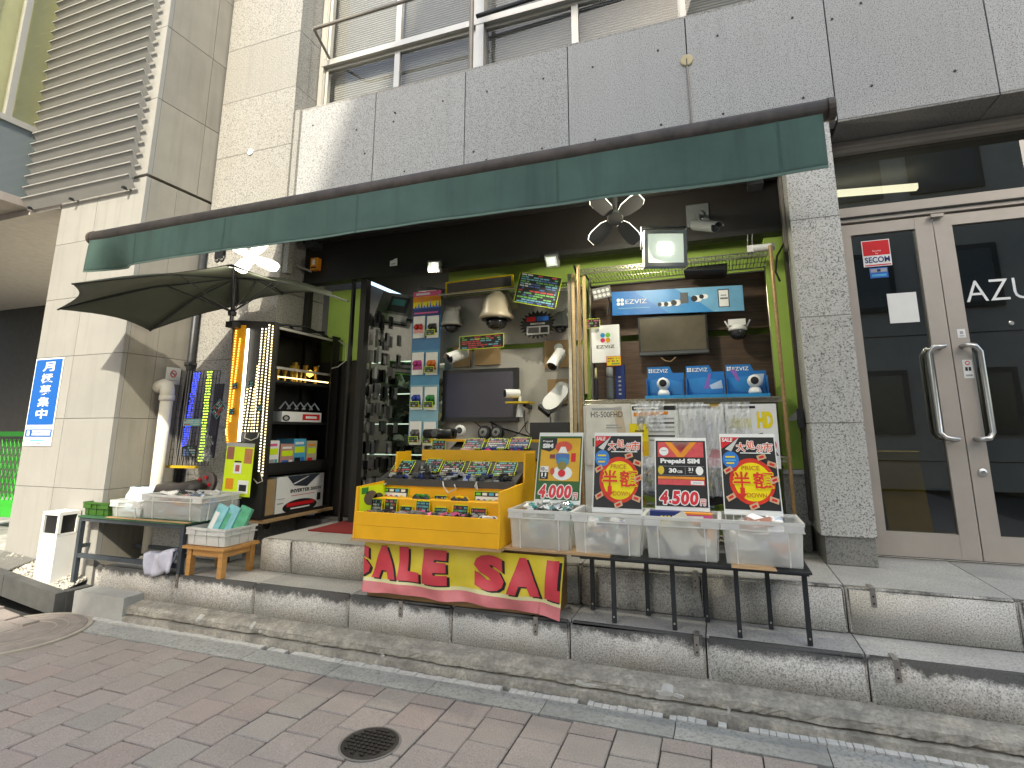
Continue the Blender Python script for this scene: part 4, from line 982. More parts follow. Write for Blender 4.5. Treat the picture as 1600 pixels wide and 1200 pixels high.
G().box(CX1+.002, CX1+.007, CY0+.012, CY1-.11, 1.81, 2.12).obj('case_glass', glass('case_glass', (.9, .9, .85), 1.45), cb)
g = G()
for k in range(26): y = CY0+.06+k*.024; g.box(CX1-.012, CX1-.002, y-.005, y+.005, 1.722, 1.732)
stuff(g.obj('shelf_lights', LWH, cb))
GOLD = mat('gilt_brass', (.45, .28, .05), .35, .2, 20, metal=.6)
g = G()
for k in range(14):
    y = random.uniform(3.55, 4.05); x = random.uniform(-3.6, -3.44); g.lathe([(.02*random.uniform(.6, 1.4), 0), (.012, random.uniform(.04, .09)), (.025, random.uniform(.1, .18))], (x, y, 1.703), n=8)
o = tag(stuff(g.obj('brass_trinkets', GOLD)), 'golden trinkets behind glass in the top of the black cabinet', 'trinkets')
G().lathe([(.0, 0), (.03, .02), (.03, .05), (0, .07)], (-3.46, 3.95, 1.76), n=10).obj('lamp', LAM, cb)
def box_thing(name, label, cat, x0, x1, y0, y1, z0, z1, m, prints=None, face='x', bev=.003):
    t = thing(name, label, cat, ((x0+x1)/2, (y0+y1)/2, z0))
    G().box(x0, x1, y0, y1, z0, z1).obj('carton', m, t, bevel=bev)
    if prints:
        p = Print((x1+.0004, y0, z0), (0, 1, 0), EZ, y1-y0, z1-z0) if face == 'x' else Print((x0, y0-.0004, z0), EX, EZ, x1-x0, z1-z0)
        prints(p); p.done(t)
    return t
def pr1(p): p.rect(.5, .2, .95, .8, RED).rect(.58, .35, .87, .6, PW, 2).oval(.1, .35, .09, .3, PK).oval(.1, .35, .05, .17, GREYP, 2)
box_thing('recorder', 'white recorder with a red label on the middle cabinet shelf', 'recorder', -3.62, -3.41, 3.60, 4.08, 1.361, 1.445, WHITE, pr1)
g = G(); 
for k in range(5): y = 3.66+k*.09; g.tube([(-3.5, y, 1.47), (-3.47, y+.03, 1.53), (-3.44, y+.06, 1.47)], .008, 6)
tag(stuff(g.obj('metal_clips', STEEL)), 'shiny metal clamps lying on the white recorder', 'clamps')
for i, (y0, y1, h, m, lb) in enumerate(((3.50, 3.62, .25, PW, 'white product box at the left of the third cabinet shelf'), (3.63, 3.78, .22, mat('box_pink', (.50, .27, .22), .5), 'pink product box on the third cabinet shelf'), (3.785, 3.93, .26, PC, 'pale blue product box on the third cabinet shelf'), (3.935, 4.06, .24, mat('box_cream', (.50, .42, .28), .5), 'cream product box at the right of the third cabinet shelf'))):
    def pr(p, i=i): p.rect(.08, .55, .9, .75, NEON).rect(.1, .1, .6, .4, [GREYP, BLUE, PK, RED][i]).rect(.65, .15, .9, .4, [TEAL, PW, BLUE, GREYP][i]).rect(.1, .82, .8, .9, [PP, PW, PW, PO][i])
    box_thing('product_box', lb, 'box', -3.62, -3.43+.01*(i % 2), y0, y1, .956, .956+h, m, pr)
box_thing('small_carton', 'plain brown carton at the left of the bottom cabinet shelf', 'box', -3.62, -3.42, 3.50, 3.60, .622, .90, CARDB)
def prI(p):
    p.poly([(.2, 1), (.9, 1), (.62, .66), (.35, .72)], mat('print_slate', (.03, .04, .055), .4)).poly([(.32, .78), (.62, .95), (.66, .95), (.36, .76)], PW, 2)
    p.text('INVERTER', .28, .52, .68, .62, PK, 2, bold=.03).text('2000W', .70, .52, .95, .62, PK, 2, bold=.02).rect(.3, .43, .8, .445, RED).oval(.5, .12, .36, .2, PK, 2).rect(.22, .14, .8, .24, RED, 3).rect(.3, .06, .7, .1, PW, 3).rect(.86, .2, .94, .42, PK).rect(.03, .25, .15, .28, GREYP).rect(.03, .38, .17, .4, GREYP)
box_thing('inverter_box', 'white inverter carton with red lettering on the bottom cabinet shelf', 'box', -3.62, -3.41, 3.605, 4.17, .622, .91, PAPER, prI)
g = G(); g.tube([(-3.6, 3.55, 2.19), (-3.5, 3.7, 2.20), (-3.62, 3.9, 2.19), (-3.45, 4.1, 2.2)], .012, 6); g.tube([(-3.55, 3.5, 2.18), (-3.42, 3.8, 2.20), (-3.5, 4.2, 2.18)], .01, 6)
tag(g.obj('cable_tangle', BLACK), 'black cable tangle lying on top of the black cabinet', 'cable')
tag(G().tube([(-3.39, 4.15, 1.86), (-3.36, 4.2, 1.88), (-3.35, 4.3, 1.95), (-3.36, 4.3, 2.1), (-3.42, 4.15, 2.18)], .006, 6).obj('power_cable', WIRE), 'thin white cable looping beside the black cabinet', 'cord')

# ------------------------------------------------------------------ lamps
def flood(name, label, c, w, h, d, yaw, pitch, m_em, body, yoke=True):
    t = thing(name, label, 'floodlight', c)
    M_ = Matrix.Translation(Vector(c)) @ Matrix.Rotation(yaw, 4, 'Z') @ Matrix.Rotation(pitch, 4, 'X')
    g = G(); g.M = M_; g.prism([(-w*.32, d, -h*.3), (w*.32, d, -h*.3), (w*.32, d, h*.3), (-w*.32, d, h*.3)], (0, .01, 0)); g.box(-w/2, w/2, .012, d, -h/2, h/2); g.obj('housing', body, t, bevel=.006)
    for a, b, c0, c1 in ((-w/2, w/2, h/2-h*.1, h/2), (-w/2, w/2, -h/2, -h/2+h*.1), (-w/2, -w/2+w*.08, -h/2+h*.1, h/2-h*.1), (w/2-w*.08, w/2, -h/2+h*.1, h/2-h*.1)):
        g = G(); g.M = M_; g.box(a, b, -.008, .011, c0, c1); g.obj('bezel', body, t)
    iw, ih = w*.42, h*.40
    for s_ in range(4):
        k = [(-iw, -ih), (iw, -ih), (iw, ih), (-iw, ih)]; a, b = k[s_], k[(s_+1) % 4]
        g = G(); g.M = M_; g.quad((a[0], -.001, a[1]), (b[0], -.001, b[1]), (b[0]*.35, .010, b[1]*.35), (a[0]*.35, .010, a[1]*.35)); g.obj('reflector', MATS.get('reflector') or emis('reflector', (.5, .56, .53), .3), t)
    g = G(); g.M = M_; g.box(-iw*.36, iw*.36, .006, .0105, -ih*.36, ih*.36); g.obj('led_chip', m_em, t)
    g = G(); g.M = M_; g.quad((-iw, -.004, -ih), (iw, -.004, -ih), (iw, -.004, ih), (-iw, -.004, ih)); g.obj('lens', MATS.get('lens') or glass('lens', (.9, .92, .9), 1.4), t)
    if yoke:
        g = G(); g.M = M_; g.tube([(-w*.54, d*.5, 0), (-w*.54, d*.5, h*.62), (w*.54, d*.5, h*.62), (w*.54, d*.5, 0)], .008, 6); g.obj('yoke', DKMET, t)
    return t
GREYB = mat('grey_housing', (.22, .22, .215), .45, .06, 10)
CHIP = emis('chip_white', (1, 1, .93), 16); CHIP2 = emis('chip_soft', (1, .97, .85), 5)
flood('big_floodlight', 'large square lit floodlight hanging under the awning at the right', at(1040, 388, 3.35), .265, .232, .07, R(18), R(6), CHIP, GREYB)
flood('small_floodlight', 'small lit floodlight on the lintel above the earphone strip', at(678, 417, 3.9), .105, .095, .04, R(10), R(8), CHIP, GREYB)
flood('small_floodlight', 'small grey floodlight tilted down above the tilted price card', at(862, 408, 3.98), .105, .10, .04, R(0), R(40), CHIP2, GREYB)
LEAFB = mat('lamp_leaf', (.10, .095, .09), .45, .05, 10)
def leaf_lamp(label, c, rot, em, yaw=0, tilt=0, body=None):
    t = thing('leaf_lamp', label, 'lamp', c, group='four-leaf LED lamps under the awning')
    M0 = Matrix.Translation(Vector(c)) @ Matrix.Rotation(yaw, 4, 'Z') @ Matrix.Rotation(tilt, 4, 'X')
    g = G(); g.M = M0; g.lathe([(.045, -.03), (.05, 0), (.045, .03), (.02, .07)], (0, 0, 0), (0, 1, 0), 16); g.obj('hub', body or LEAFB, t)
    for k in range(4):
        M_ = M0 @ Matrix.Rotation(rot+k*math.pi/2, 4, 'Y') @ Matrix.Rotation(R(14), 4, 'X')
        out = [(-.026, .05), (-.042, .085), (-.047, .16), (-.042, .19), (-.025, .212), (.025, .212), (.042, .19), (.047, .16), (.042, .085), (.026, .05)]
        g = G(); g.M = M_; g.prism([(x, -.010, z) for x, z in out], (0, .008, 0)); lf = g.obj('leaf', body or LEAFB, t)
        g = G(); g.M = M_; g.prism([(x*1.03, -.001, z*1.006) for x, z in out], (0, .008, 0)); g.obj('lit_rim', em, lf)
    g = G(); g.M = M0; g.tube([(0, .06, 0), (0, .10, .02), (0, .1, .1)], .02, 10); g.obj('socket', BLACK, t)
    return t
leaf_lamp('dark four-leaf lamp with glowing rims left of the large floodlight', at(961, 340, 3.2), R(47), emis('rim_glow', (1, 1, .9), 1.4), R(14), R(42))
leaf_lamp('glaring white four-leaf lamp above the parasol', at(392, 402, 3.05), R(28), emis('leaf_glare', (1, 1, .97), 2), R(60), R(-20), emis('leaf_glare_face', (1, 1, .97), 1.6))
c = at(345, 400, 3.3); t = thing('hook_clamp', 'black double clamp hanging under the awning left end', 'clamp', c)
G().box(c.x-.05, c.x+.045, 3.28, 3.31, c.z-.02, c.z+.07).obj('body', BLACK, t)
for dx in (-.025, .03): G().tube([(c.x+dx+.02*math.cos(q), 3.29, c.z-.03+.025*math.sin(q)) for q in [i*.785 for i in range(9)]], .009, 6).obj('ring', BLACK, t)
tag(G().bar((c.x, 3.3, c.z+.05), (c.x+.02, 3.32, 2.93), .02).obj('hanger_bar', DKMET), 'short dark hanger bar above the black double clamp', 'bar')
c = at(487, 410, 3.9); box_thing('orange_box', 'small orange electrical box on the dark fascia left end', 'box', c.x-.04, c.x+.035, 3.93, 3.99, c.z-.06, c.z+.055, PO, lambda p: p.rect(.3, .4, .7, .85, PW).rect(.1, .1, .9, .25, PK), 'y')
tag(G().bar(at(428, 403, 3.8), at(487, 424, 3.97), .02, .02).obj('wooden_batten', RAILM), 'pale batten reaching to the orange electrical box', 'batten')
t, p = card('house_tag', 'small white tag shaped like a house on the dark fascia', 'tag', at(609, 416, 3.98), EX, EZ, .075, .05, PW); p.poly([(0, 1), (.35, 1.05), (.6, 1.25), (1, 1.35), (1, 1)], PW, 0).rect(.2, .25, .8, .45, GREYP); p.done(t)
# tripod-free bracket camera on the fascia
def bullet(name, label, p0, p1, r, m, lensm=None, mount=None, shade=True, cat='camera'):
    p0, p1 = Vector(p0), Vector(p1); d = (p1-p0).normalized()
    t = thing(name, label, cat, p0-Vector((0, 0, r)))
    G().tube([p0, p1], r, 16).obj('body', m, t, smooth=False)
    G().lathe([(r*.86, 0), (r*.86, .004), (r*.4, .007)], p1, d, 16).obj('face', BLACK, t)
    G().lathe([(r*.34, 0), (r*.3, .004)], p1+d*.0072, d, 14).obj('lens', MATS.get('lens_dark') or mat('lens_dark', (.01, .012, .02), .08, spec=.8), t)
    if shade:
        u = d.cross(Vector((0, 0, 1))).normalized(); v = u.cross(d)
        g = G(); n = 8
        g.grid(lambda a, b: tuple(p0 + (p1-p0)*(1.16*a) + (u*math.cos(R(20+140*b)) + v*math.sin(R(20+140*b)))*r*1.12), 1, n); g.obj('sunshade', m, t, solid=.003)
    if mount is not None:
        mt = Vector(mount); G().tube([p0.lerp(p1, .3), (p0.lerp(p1, .3)+mt)/2+Vector((0, 0, -.01)), mt], r*.3, 8).obj('arm', m, t)
        G().lathe([(r*.9, 0), (r*.85, .015)], mt, (0, -1, 0), 16).obj('mount_plate', m, t)
    return t
DGREY = mat('slate_plastic', (.075, .08, .082), .45, .08, 10)
bullet('bracket_camera', 'dark grey bullet camera on a square plate above the lime wall', at(1085, 352, 3.75), at(1118, 355, 3.58), .035, DGREY, mount=(at(1093, 336, 3.98).x, 3.985, at(1093, 336, 3.98).z))
c = at(1092, 336, 3.99); t = thing('mount_board', 'dark square mounting plate behind the grey bracket camera', 'plate', (c.x, 3.99, c.z-.09)); G().box(c.x-.09, c.x+.07, 3.987, 3.997, c.z-.085, c.z+.085).obj('plate', DGREY, t)

def lit(name, loc, energy, size, aim=None, color=(1, .96, .88)):
    l = bpy.data.lights.new(name, 'AREA' if aim is not None else 'POINT'); l.energy = energy; l.color = color
    if aim is not None: l.size = size
    else: l.shadow_soft_size = size
    o = bpy.data.objects.new(name, l); col.objects.link(o); o.location = loc
    if aim is not None: o.rotation_euler = (Vector(aim)).to_track_quat('-Z', 'Y').to_euler()
lit('leaf_lamp_light', at(961, 337, 3.2)+Vector((.02, .16, -.05)), 9, .06)
lit('leaf_lamp_light', at(392, 402, 3.05)+Vector((.1, -.1, -.25)), 4, .12)
lit('big_floodlight_light', at(1040, 388, 3.35)+Vector((0, -.012, 0)), 7, .05, (.2, -1, -.25))
lit('small_floodlight_light', at(678, 417, 3.9)+Vector((0, -.012, 0)), 5, .035, (0, -.8, -.6))
lit('small_floodlight_light', at(862, 408, 3.98)+Vector((-.05, -.22, -.05)), 4, .03, (0, -.5, -.9))
for x, y in ((-3.0, 6.0), (-1.2, 6.2)): lit('added_ceiling_light', (x, y, 2.88), 7, .3, (0, 0, -1))  # lamps for unseen ceiling tubes, added to brighten the shop interior
# ------------------------------------------------------------------ yellow stepped display stand
YEL = mat('yellow_stain', (.82, .42, .012), .5, .07, 5)
sd = thing('display_stand', 'bright yellow wooden stepped stand of gadgets in front of the entrance', 'display stand', (-1.65, 3.15, .645))
X0, X1 = -2.13, -1.17
G().box(X0+.013, X1-.013, 2.9, 2.914, .645, .722).obj('front_plank', YEL, sd, bevel=.002); G().box(X0+.013, X1-.013, 2.9, 2.914, .7235, .80).obj('front_plank', YEL, sd, bevel=.002)
G().box(X0-.01, X1+.01, 2.89, 3.3, .630, .644).obj('base_board', PLY, sd)
for x in (X0, X1):
    s_ = 0 if x == X0 else -.013
    G().prism([(x+s_, 2.895, .645), (x+s_, 3.52, .645), (x+s_, 3.52, 1.14), (x+s_, 3.34, 1.14), (x+s_, 3.32, .96), (x+s_, 2.91, .945)], (.013, 0, 0)).obj('side_panel', YEL, sd, bevel=.001)
G().box(X0+.013, X1-.013, 3.08, 3.093, .646, .86).obj('step_board', YEL, sd); G().box(X0+.013, X1-.013, 3.093, 3.21, .846, .859).obj('step_tread', YEL, sd)
G().box(X0+.013, X1-.013, 3.212, 3.225, .646, .955).obj('back_board', YEL, sd)
G().box(X0+.013, X1-.013, 2.914, 3.079, .70, .712).obj('tray_floor', YEL, sd)
def on(px, py, Y): return at(px, py, Y)
TRAY = mat('black_tray', (.02, .02, .02), .6, .2, 20)
G().prism([(X0-.06, 3.215, .957), (X0-.06, 3.52, 1.075), (X0-.06, 3.52, 1.06), (X0-.06, 3.215, .94)], (X1-X0+.03, 0, 0)).obj('upper_tray', TRAY, sd)
G().box(X0-.06, X1-.03, 3.196, 3.214, .93, .972).obj('tray_lip', mat('tray_lip', (.05, .05, .048), .4), sd)
for k in range(5): x = X0-.06+.19*(k+.0)+.1; G().prism([(x, 3.22, .960), (x, 3.5, 1.07), (x, 3.5, 1.085), (x, 3.22, .975)], (.004, 0, 0)).obj('divider', TRAY, sd)
G().box(X0+.1, X1, 3.525, 3.54, .646, 1.15).obj('back_board', YEL, sd)
G().prism([(X0+.25, 3.545, 1.10), (X0+.25, 3.78, 1.20), (X0+.25, 3.78, 1.18), (X0+.25, 3.545, 1.08)], (.74, 0, 0)).obj('top_tray', TRAY, sd)
G().box(X0+.25, X1+.05, 3.80, 3.815, .65, 1.22).obj('back_board', YEL, sd)
G().box(X0+.06, X0+.40, 3.70, 3.80, 1.205, 1.22).obj('top_shelf', YEL, sd)
TL = math.atan2(.118, .305)
slope = math.pi/2-TL-.25
def nthcard(label, px, py, Y, w, h, tilt=.9, base=None, cols=None, rot=0, grp='price cards on the yellow stand', edge=None):
    return tagcard(label, px, py, w, h, Y, rot, cols or [PP, TEAL, PC, RED, PW, GREYP, LIMEP, TEAL], edge or NEON, tilt=tilt, base=base, group=grp)
names = ['leftmost', 'second from left', 'third from left', 'fourth from left', 'rightmost']
for i, (px, py) in enumerate(((630, 729), (676, 727), (707, 731), (748, 731), (789, 732))):
    nthcard(f'neon edged price card, {names[i]} on the black upper tray of the yellow stand', px, py, 3.36, .15 if i != 1 else .12, .11, .8)
for i, (px, py) in enumerate(((740, 693), (777, 693), (812, 692))):
    nthcard(f'neon edged price card, {["left", "middle", "right"][i]} one on the top tray of the yellow stand', px, py, 3.66, .15, .10, .8, cols=[PP, PC, GREYP, BLUE])
nthcard('tall zigzag price card standing under the binoculars', 685, 702, 3.62, .105, .13, .1)
for i, (px, py) in enumerate(((751, 716), (793, 717))):
    t, p = card('shelf_label', f'white shelf label strip, {["left", "right"][i]} one before the top tray', 'label', on(px-17, py+4, 3.535), EX, EZ, .165, .032, PW); p.rect(.3, .4, .75, .6, [PP, GREYP][i]).rect(0, 0, .12, 1, NEON, 1).poly([(.03, .1), (.06, .1), (.11, .9), (.08, .9)], PK, 2); p.done(t)
# lower tray cards
sm = ['first', 'second', 'third', 'fourth', 'fifth', 'sixth', 'seventh']
for i, (px, py, w, h) in enumerate(((587, 793, .075, .09), (610, 793, .075, .09), (634, 801, .075, .065), (660, 796, .08, .085), (688, 804, .075, .07), (719, 803, .085, .085), (747, 806, .085, .075))):
    nthcard(f'small price card, {sm[i]} from left in the lower yellow tray', px, py, 3.055, w*1.12, h*1.12, .12)
nthcard('small price card above the fifth one in the lower yellow tray', 688, 783, 3.19, .085, .065, .1, cols=[PW, PC, PW, RED])
for i, (px, py, cs) in enumerate(((615, 776, (RED, PP, BLUE, PY)), (762, 783, (NAVY, BLUE, LIMEP, PO)))):
    c = on(px, py, 3.185); w, h = .20, .11; t, p = card('colour_chart', f'white colour chart with coloured shapes at the {["left", "right"][i]} of the lower yellow tray', 'price card', (c.x-w/2, 3.195, c.z-h/2), EX, (0, .1, 1), w, h, NEON)
    p.rect(.02, .03, .98, .97, PK).rect(.05, .18, .93, .72, PW, 2)
    for k in range(4):
        p.oval(.16+.2*k, .45, .08, .13, cs[k], 3); p.rect(.06+.22*k, .78, .22+.22*k, .92, [LIMEP, PW, PC, PW][k], 2); p.rect(.06+.22*k, .05, .2+.22*k, .13, [RED, PW, RED, PP][k], 2)
    p.done(t)
t, p = card('green_flyer', 'neon green photo flyer on the left side panel of the yellow stand', 'flyer', (X0+.0145, 2.93, .79), (0, 1, 0), EZ, .28, .15, NEON, .001); p.oval(.4, .5, .25, .3, mat('photo_mud', (.12, .09, .07), .6)).oval(.7, .4, .2, .25, mat('photo_dark', (.05, .055, .04), .6)).rect(.05, .7, .3, .95, PG); p.done(t)
SPEC = lambda n, c: mat(n, c, .3, .05)
def specs(label, c, m, w=.11):
    t = thing('toy_glasses', label, 'glasses', c)
    for s_ in (-1, 1): G().lathe([(.028, 0), (.03, .008), (.012, .012)], (c[0]+s_*w*.27, c[1], c[2]+.02), (0, -1, .3), 14).obj('lens', BLACK, t); G().lathe([(.036, -.004), (.036, .004)], (c[0]+s_*w*.27, c[1]+.004, c[2]+.02), (0, -1, .3), 14).obj('rim', m, t)
    G().tube([(c[0]-w*.5, c[1]+.01, c[2]+.035), (c[0], c[1]-.004, c[2]+.05), (c[0]+w*.5, c[1]+.01, c[2]+.035)], .008, 6).obj('bridge', m, t)
specs('green rimmed toy goggles in the lower yellow tray', on(657, 786, 3.13), SPEC('green_rim', (.02, .22, .03)))
specs('yellow rimmed toy goggles in the lower yellow tray', on(718, 789, 3.13), SPEC('yellow_rim', (.65, .42, .01)))
specs('white and black toy goggles at the right end of the lower yellow tray', on(762, 822, 2.95), WHITE, .12)
fill('tray_gadgets', 'dark small gadgets heaped along the lower yellow tray', X0+.02, X1-.12, 2.92, 3.03, .715, .803, [BLACK, DGREY, GREYP, PP, BLACK, mat('gadget_grey', (.15, .15, .14), .5)], 230, .05, .5)
tg = thing('small_accessories', 'scattered dark small accessories filling the black upper tray', 'goods', (-1.65, 3.3, .98)); tg['kind'] = 'stuff'
ag = {}
for k in range(60):
    m = random.choice([BLACK, DGREY, BLACK, GREYP, mat('gadget_grey', (.15, .15, .14), .5), NAVY]); ag.setdefault(m.name, (G(), m)); g = ag[m.name][0]
    y = random.uniform(3.225, 3.30); x = random.uniform(-2.13, -1.24); g.M = Matrix.Translation((x, y, .966+(y-3.215)*.387)) @ Matrix.Rotation(random.uniform(0, 3), 4, 'Z'); a, b, h = random.uniform(.01, .03), random.uniform(.008, .016), random.uniform(.008, .022); g.box(-a, a, -b, b, -.002, h)
for g, m in ag.values(): stuff(g.obj('accessories', m, tg))
# gadgets on the upper trays
c = on(664, 741, 3.33); t = thing('binoculars', 'large black binoculars standing on the black upper tray', 'binoculars', c)
for s_ in (-1, 1):
    b0 = Vector((c.x+s_*.038, 3.30, c.z-.075)); b1 = b0+Vector((-s_*.006, .05, .125)); G().tube([b0, b0.lerp(b1, .55), b1], .034, 14, .022).obj('barrel', BLACK, t, smooth=True); G().tube([b1, b1+Vector((0, .008, .02))], .02, 12).obj('eyepiece', DGREY, t)
G().box(c.x-.02, c.x+.02, 3.31, 3.345, c.z-.03, c.z+.03).obj('bridge', BLACK, t)
G().tube([c+Vector((-.07, -.05, -.02)), c+Vector((-.085, -.07, -.06)), c+Vector((-.02, -.1, -.11)), c+Vector((.07, -.11, -.12))], .006, 6).obj('strap', WIRE, t)
c = on(690, 672, 3.75); t = thing('field_glasses', 'black field glasses lying on the top shelf of the yellow stand', 'binoculars', (c.x, 3.75, 1.22))
for dy in (-.025, .025): G().tube([(c.x-.13, 3.75+dy, 1.262), (c.x-.04, 3.75+dy, 1.262), (c.x+.1, 3.75+dy, 1.262)], .034, 12, .04).obj('barrel', BLACK, t, smooth=True)
G().lathe([(.028, 0), (.022, .006)], (c.x-.03, 3.69, 1.262), (0, -1, 0), 14).obj('dial', DGREY, t)
items = [('game_controller', 'small silver and black gadget at the left end of the black upper tray', 612, 748, 3.25, GREYP, .10), ('blue_headset', 'shiny blue headset on the black upper tray', 699, 750, 3.26, mat('metallic_blue', (.01, .13, .42), .25, metal=.3), .11), ('earbuds_case', 'pale violet earbuds case with white buds on the black upper tray', 731, 750, 3.26, mat('pale_violet', (.28, .33, .55), .3), .06), ('action_camera', 'black action camera on the right of the black upper tray', 783, 748, 3.27, BLACK, .09)]
for nm, lb, px, py, Y, m, w in items:
    c = on(px, py, Y); t = thing(nm, lb, 'gadget', c-Vector((0, 0, .02)))
    if nm == 'earbuds_case':
        G().lathe([(.03, -.01), (.034, 0), (.03, .012), (.012, .018)], c, (0, -.5, 1), 16).obj('case', m, t, smooth=True)
        for dx in (-.012, .03): G().lathe([(.004, -.008), (.009, 0), (.004, .008)], c+Vector((dx, -.035, -.03)), (0, 0, 1), 10).obj('earbud', WHITE, t)
    else:
        for s_ in (-1, 1): G().lathe([(.014, -.016), (.02, -.006), (.02, .006), (.014, .016)], c+Vector((s_*w*.36, 0, 0)), (1, 0, 0) if nm == 'blue_headset' else (0, -1, .4), 14).obj('cup', m if nm != 'game_controller' else BLACK, t, smooth=True)
        G().tube([c+Vector((-w*.36, .005, .005)), c+Vector((0, .01, .018)), c+Vector((w*.36, .005, .005))], .009, 8).obj('band', m, t)
        if nm == 'action_camera': G().box(c.x-.03, c.x+.03, c.y-.012, c.y+.012, c.z-.035, c.z+.005).obj('body', BLACK, t, bevel=.004)
for nm, lb, px, py, m, m2 in (('pink_speaker', 'pale pink folding camera with a dark split on the top tray', 729, 707, mat('shell_pink', (.60, .40, .38), .35), BLACK), ('toy_camera', 'magenta and blue toy camera on the top tray', 763, 706, mat('magenta_shell', (.55, .02, .18), .3), NAVY), ('navy_camera', 'navy toy camera with red buttons on the top tray', 806, 706, NAVY, RED)):
    c = on(px, py, 3.58); t = thing(nm, lb, 'toy camera', c-Vector((0, 0, .03)))
    G().box(c.x-.045, c.x+.045, 3.57, 3.62, c.z-.03, c.z+.03).obj('body', m2 if nm == 'toy_camera' else m, t, bevel=.012)
    G().lathe([(.03, 0), (.028, .012), (.015, .016)], (c.x, 3.57, c.z-.005), (0, -1, 0), 16).obj('lens_cover', m, t)
    if nm == 'pink_speaker': G().box(c.x-.003, c.x+.003, 3.566, 3.569, c.z-.028, c.z+.028).obj('split', BLACK, t)
    if nm == 'navy_camera':
        for k in (-1, 1): G().lathe([(.008, 0), (.007, .006)], (c.x+k*.028, 3.57, c.z+.012), (0, -1, 0), 10).obj('button', RED, t)
    if nm == 'toy_camera': G().tube([(c.x-.02, 3.59, c.z+.03), (c.x, 3.59, c.z+.05), (c.x+.02, 3.59, c.z+.03)], .005, 6).obj('loop', WIRE, t)
for i, pts in enumerate((((590, 763, 3.18), (600, 757, 3.18), (612, 750, 3.24)), ((692, 752, 3.2), (693, 760, 3.17), (700, 770, 3.17), (712, 764, 3.17), (710, 757, 3.18)), ((745, 753, 3.19), (742, 760, 3.17), (746, 765, 3.17), (744, 754, 3.19)))):
    tag(G().tube([at(*p) for p in pts], .0045, 6).obj('tether', WIRE), f'white tether cord over the edge of the upper tray, {["left", "middle", "right"][i]} one', 'cord')

# ------------------------------------------------------------------ sale banner on its box
t = thing('banner_box', 'brown wooden box on the lower step behind the sale banner', 'box', (-1.5, 3.13, Z1))
BBX = woodmat('brown_crate_wood', (.20, .10, .035), (.30, .17, .07), 5)
G().box(-2.08, -.885, 3.005, 3.255, Z1, .628).obj('crate', BBX, t, bevel=.003)
BX0, BX1 = -2.115, -.84
def ban(u, v, off=0):
    x = BX0 + (BX1-BX0)*u
    zt = .625-.012*u; zb = .345-.03*u - .045*max(0, u-.8)*5*max(0, u-.8)*5*.55 - .006*math.sin(u*19)
    z = zb + (zt-zb)*v
    y = 2.985 - .012*math.sin(u*31+v*5)*(1-v) - .010*math.sin(u*13-v*7)*(1-v*.6) - .014*(1-v)*math.sin(u*7) - .012*math.exp(-((u-.02)/.02)**2)
    y += .03*max(0, u-.965)*20 - off
    if u < .03: y += (.03-u)*1.6; x += (.03-u)*.6
    return (x + .03*(v-.5)*(1 if u > .9 else 0), y-.022, z)
bn = thing('sale_banner', 'wrinkled yellow paper banner with red SALE lettering below the yellow stand', 'banner', (-1.5, 2.97, .31))
BY, nt, p_ = _new('banner_yellow'); v_ = _vec(nt, False)
nt.links.new(_ramp(nt, _noise(nt, v_, 5, 4), [(.3, (.64, .50, .02)), (.7, (.74, .60, .07))]), p_.inputs['Base Color']); p_.inputs['Roughness'].default_value = .38
BYP = mat('banner_pale', (.70, .67, .36), .4, .1, 6); BPK = mat('banner_pink', (.66, .20, .21), .4, .16, 5); BRD = mat('banner_red', (.60, .055, .075), .4, .12, 8)
G().grid(lambda u, v: ban(u, v), 110, 26).obj('sheet', BY, bn, smooth=True)
G().grid(lambda u, v: ban(u, .20*v, .0008), 110, 6).obj('pink_band', BPK, bn, smooth=True)
G().grid(lambda u, v: ban(u, .20+.07*v, .0008), 110, 3).obj('pale_band', BYP, bn, smooth=True)
def bantext(ch, u0, u1, v0, v1, m, off, nm):
    cut = None
    vs_, fs_, asp = text_mesh(ch, .075)
    bm = bmesh.new(); vv = [bm.verts.new((a, b, 0)) for a, b in vs_]
    for f in fs_:
        try: bm.faces.new([vv[i] for i in f])
        except ValueError: pass
    for k in range(1, 12):
        for ax in (0, 1): bmesh.ops.bisect_plane(bm, geom=bm.verts[:]+bm.edges[:]+bm.faces[:], plane_co=(k/12, k/12, 0), plane_no=(1, 0, 0) if ax == 0 else (0, 1, 0))
    if u1 > 1.0:
        bmesh.ops.bisect_plane(bm, geom=bm.verts[:]+bm.edges[:]+bm.faces[:], plane_co=((.995-u0)/(u1-u0), 0, 0), plane_no=(1, 0, 0), clear_outer=True)
    if u0 < 0:
        bmesh.ops.bisect_plane(bm, geom=bm.verts[:]+bm.edges[:]+bm.faces[:], plane_co=((.008-u0)/(u1-u0), 0, 0), plane_no=(-1, 0, 0), clear_outer=True)
    g = G(); bm.verts.index_update()
    g._add([ban(u0+(u1-u0)*v.co.x, v0+(v1-v0)*v.co.y, off) for v in bm.verts], [tuple(v.index for v in f.verts) for f in bm.faces]); bm.free()
    g.obj(nm, m, bn)
for ch, u0, u1 in (('S', -.075, .06), ('A', .068, .21), ('L', .218, .328), ('E', .346, .466), ('S', .60, .742), ('A', .752, .91), ('L', .93, 1.05)):
    bantext(ch, u0+.012, u1+.012, .255, .905, PK, .0024, 'letter_shadow'); bantext(ch, u0, u1, .28, .935, BRD, .0042, 'letter')

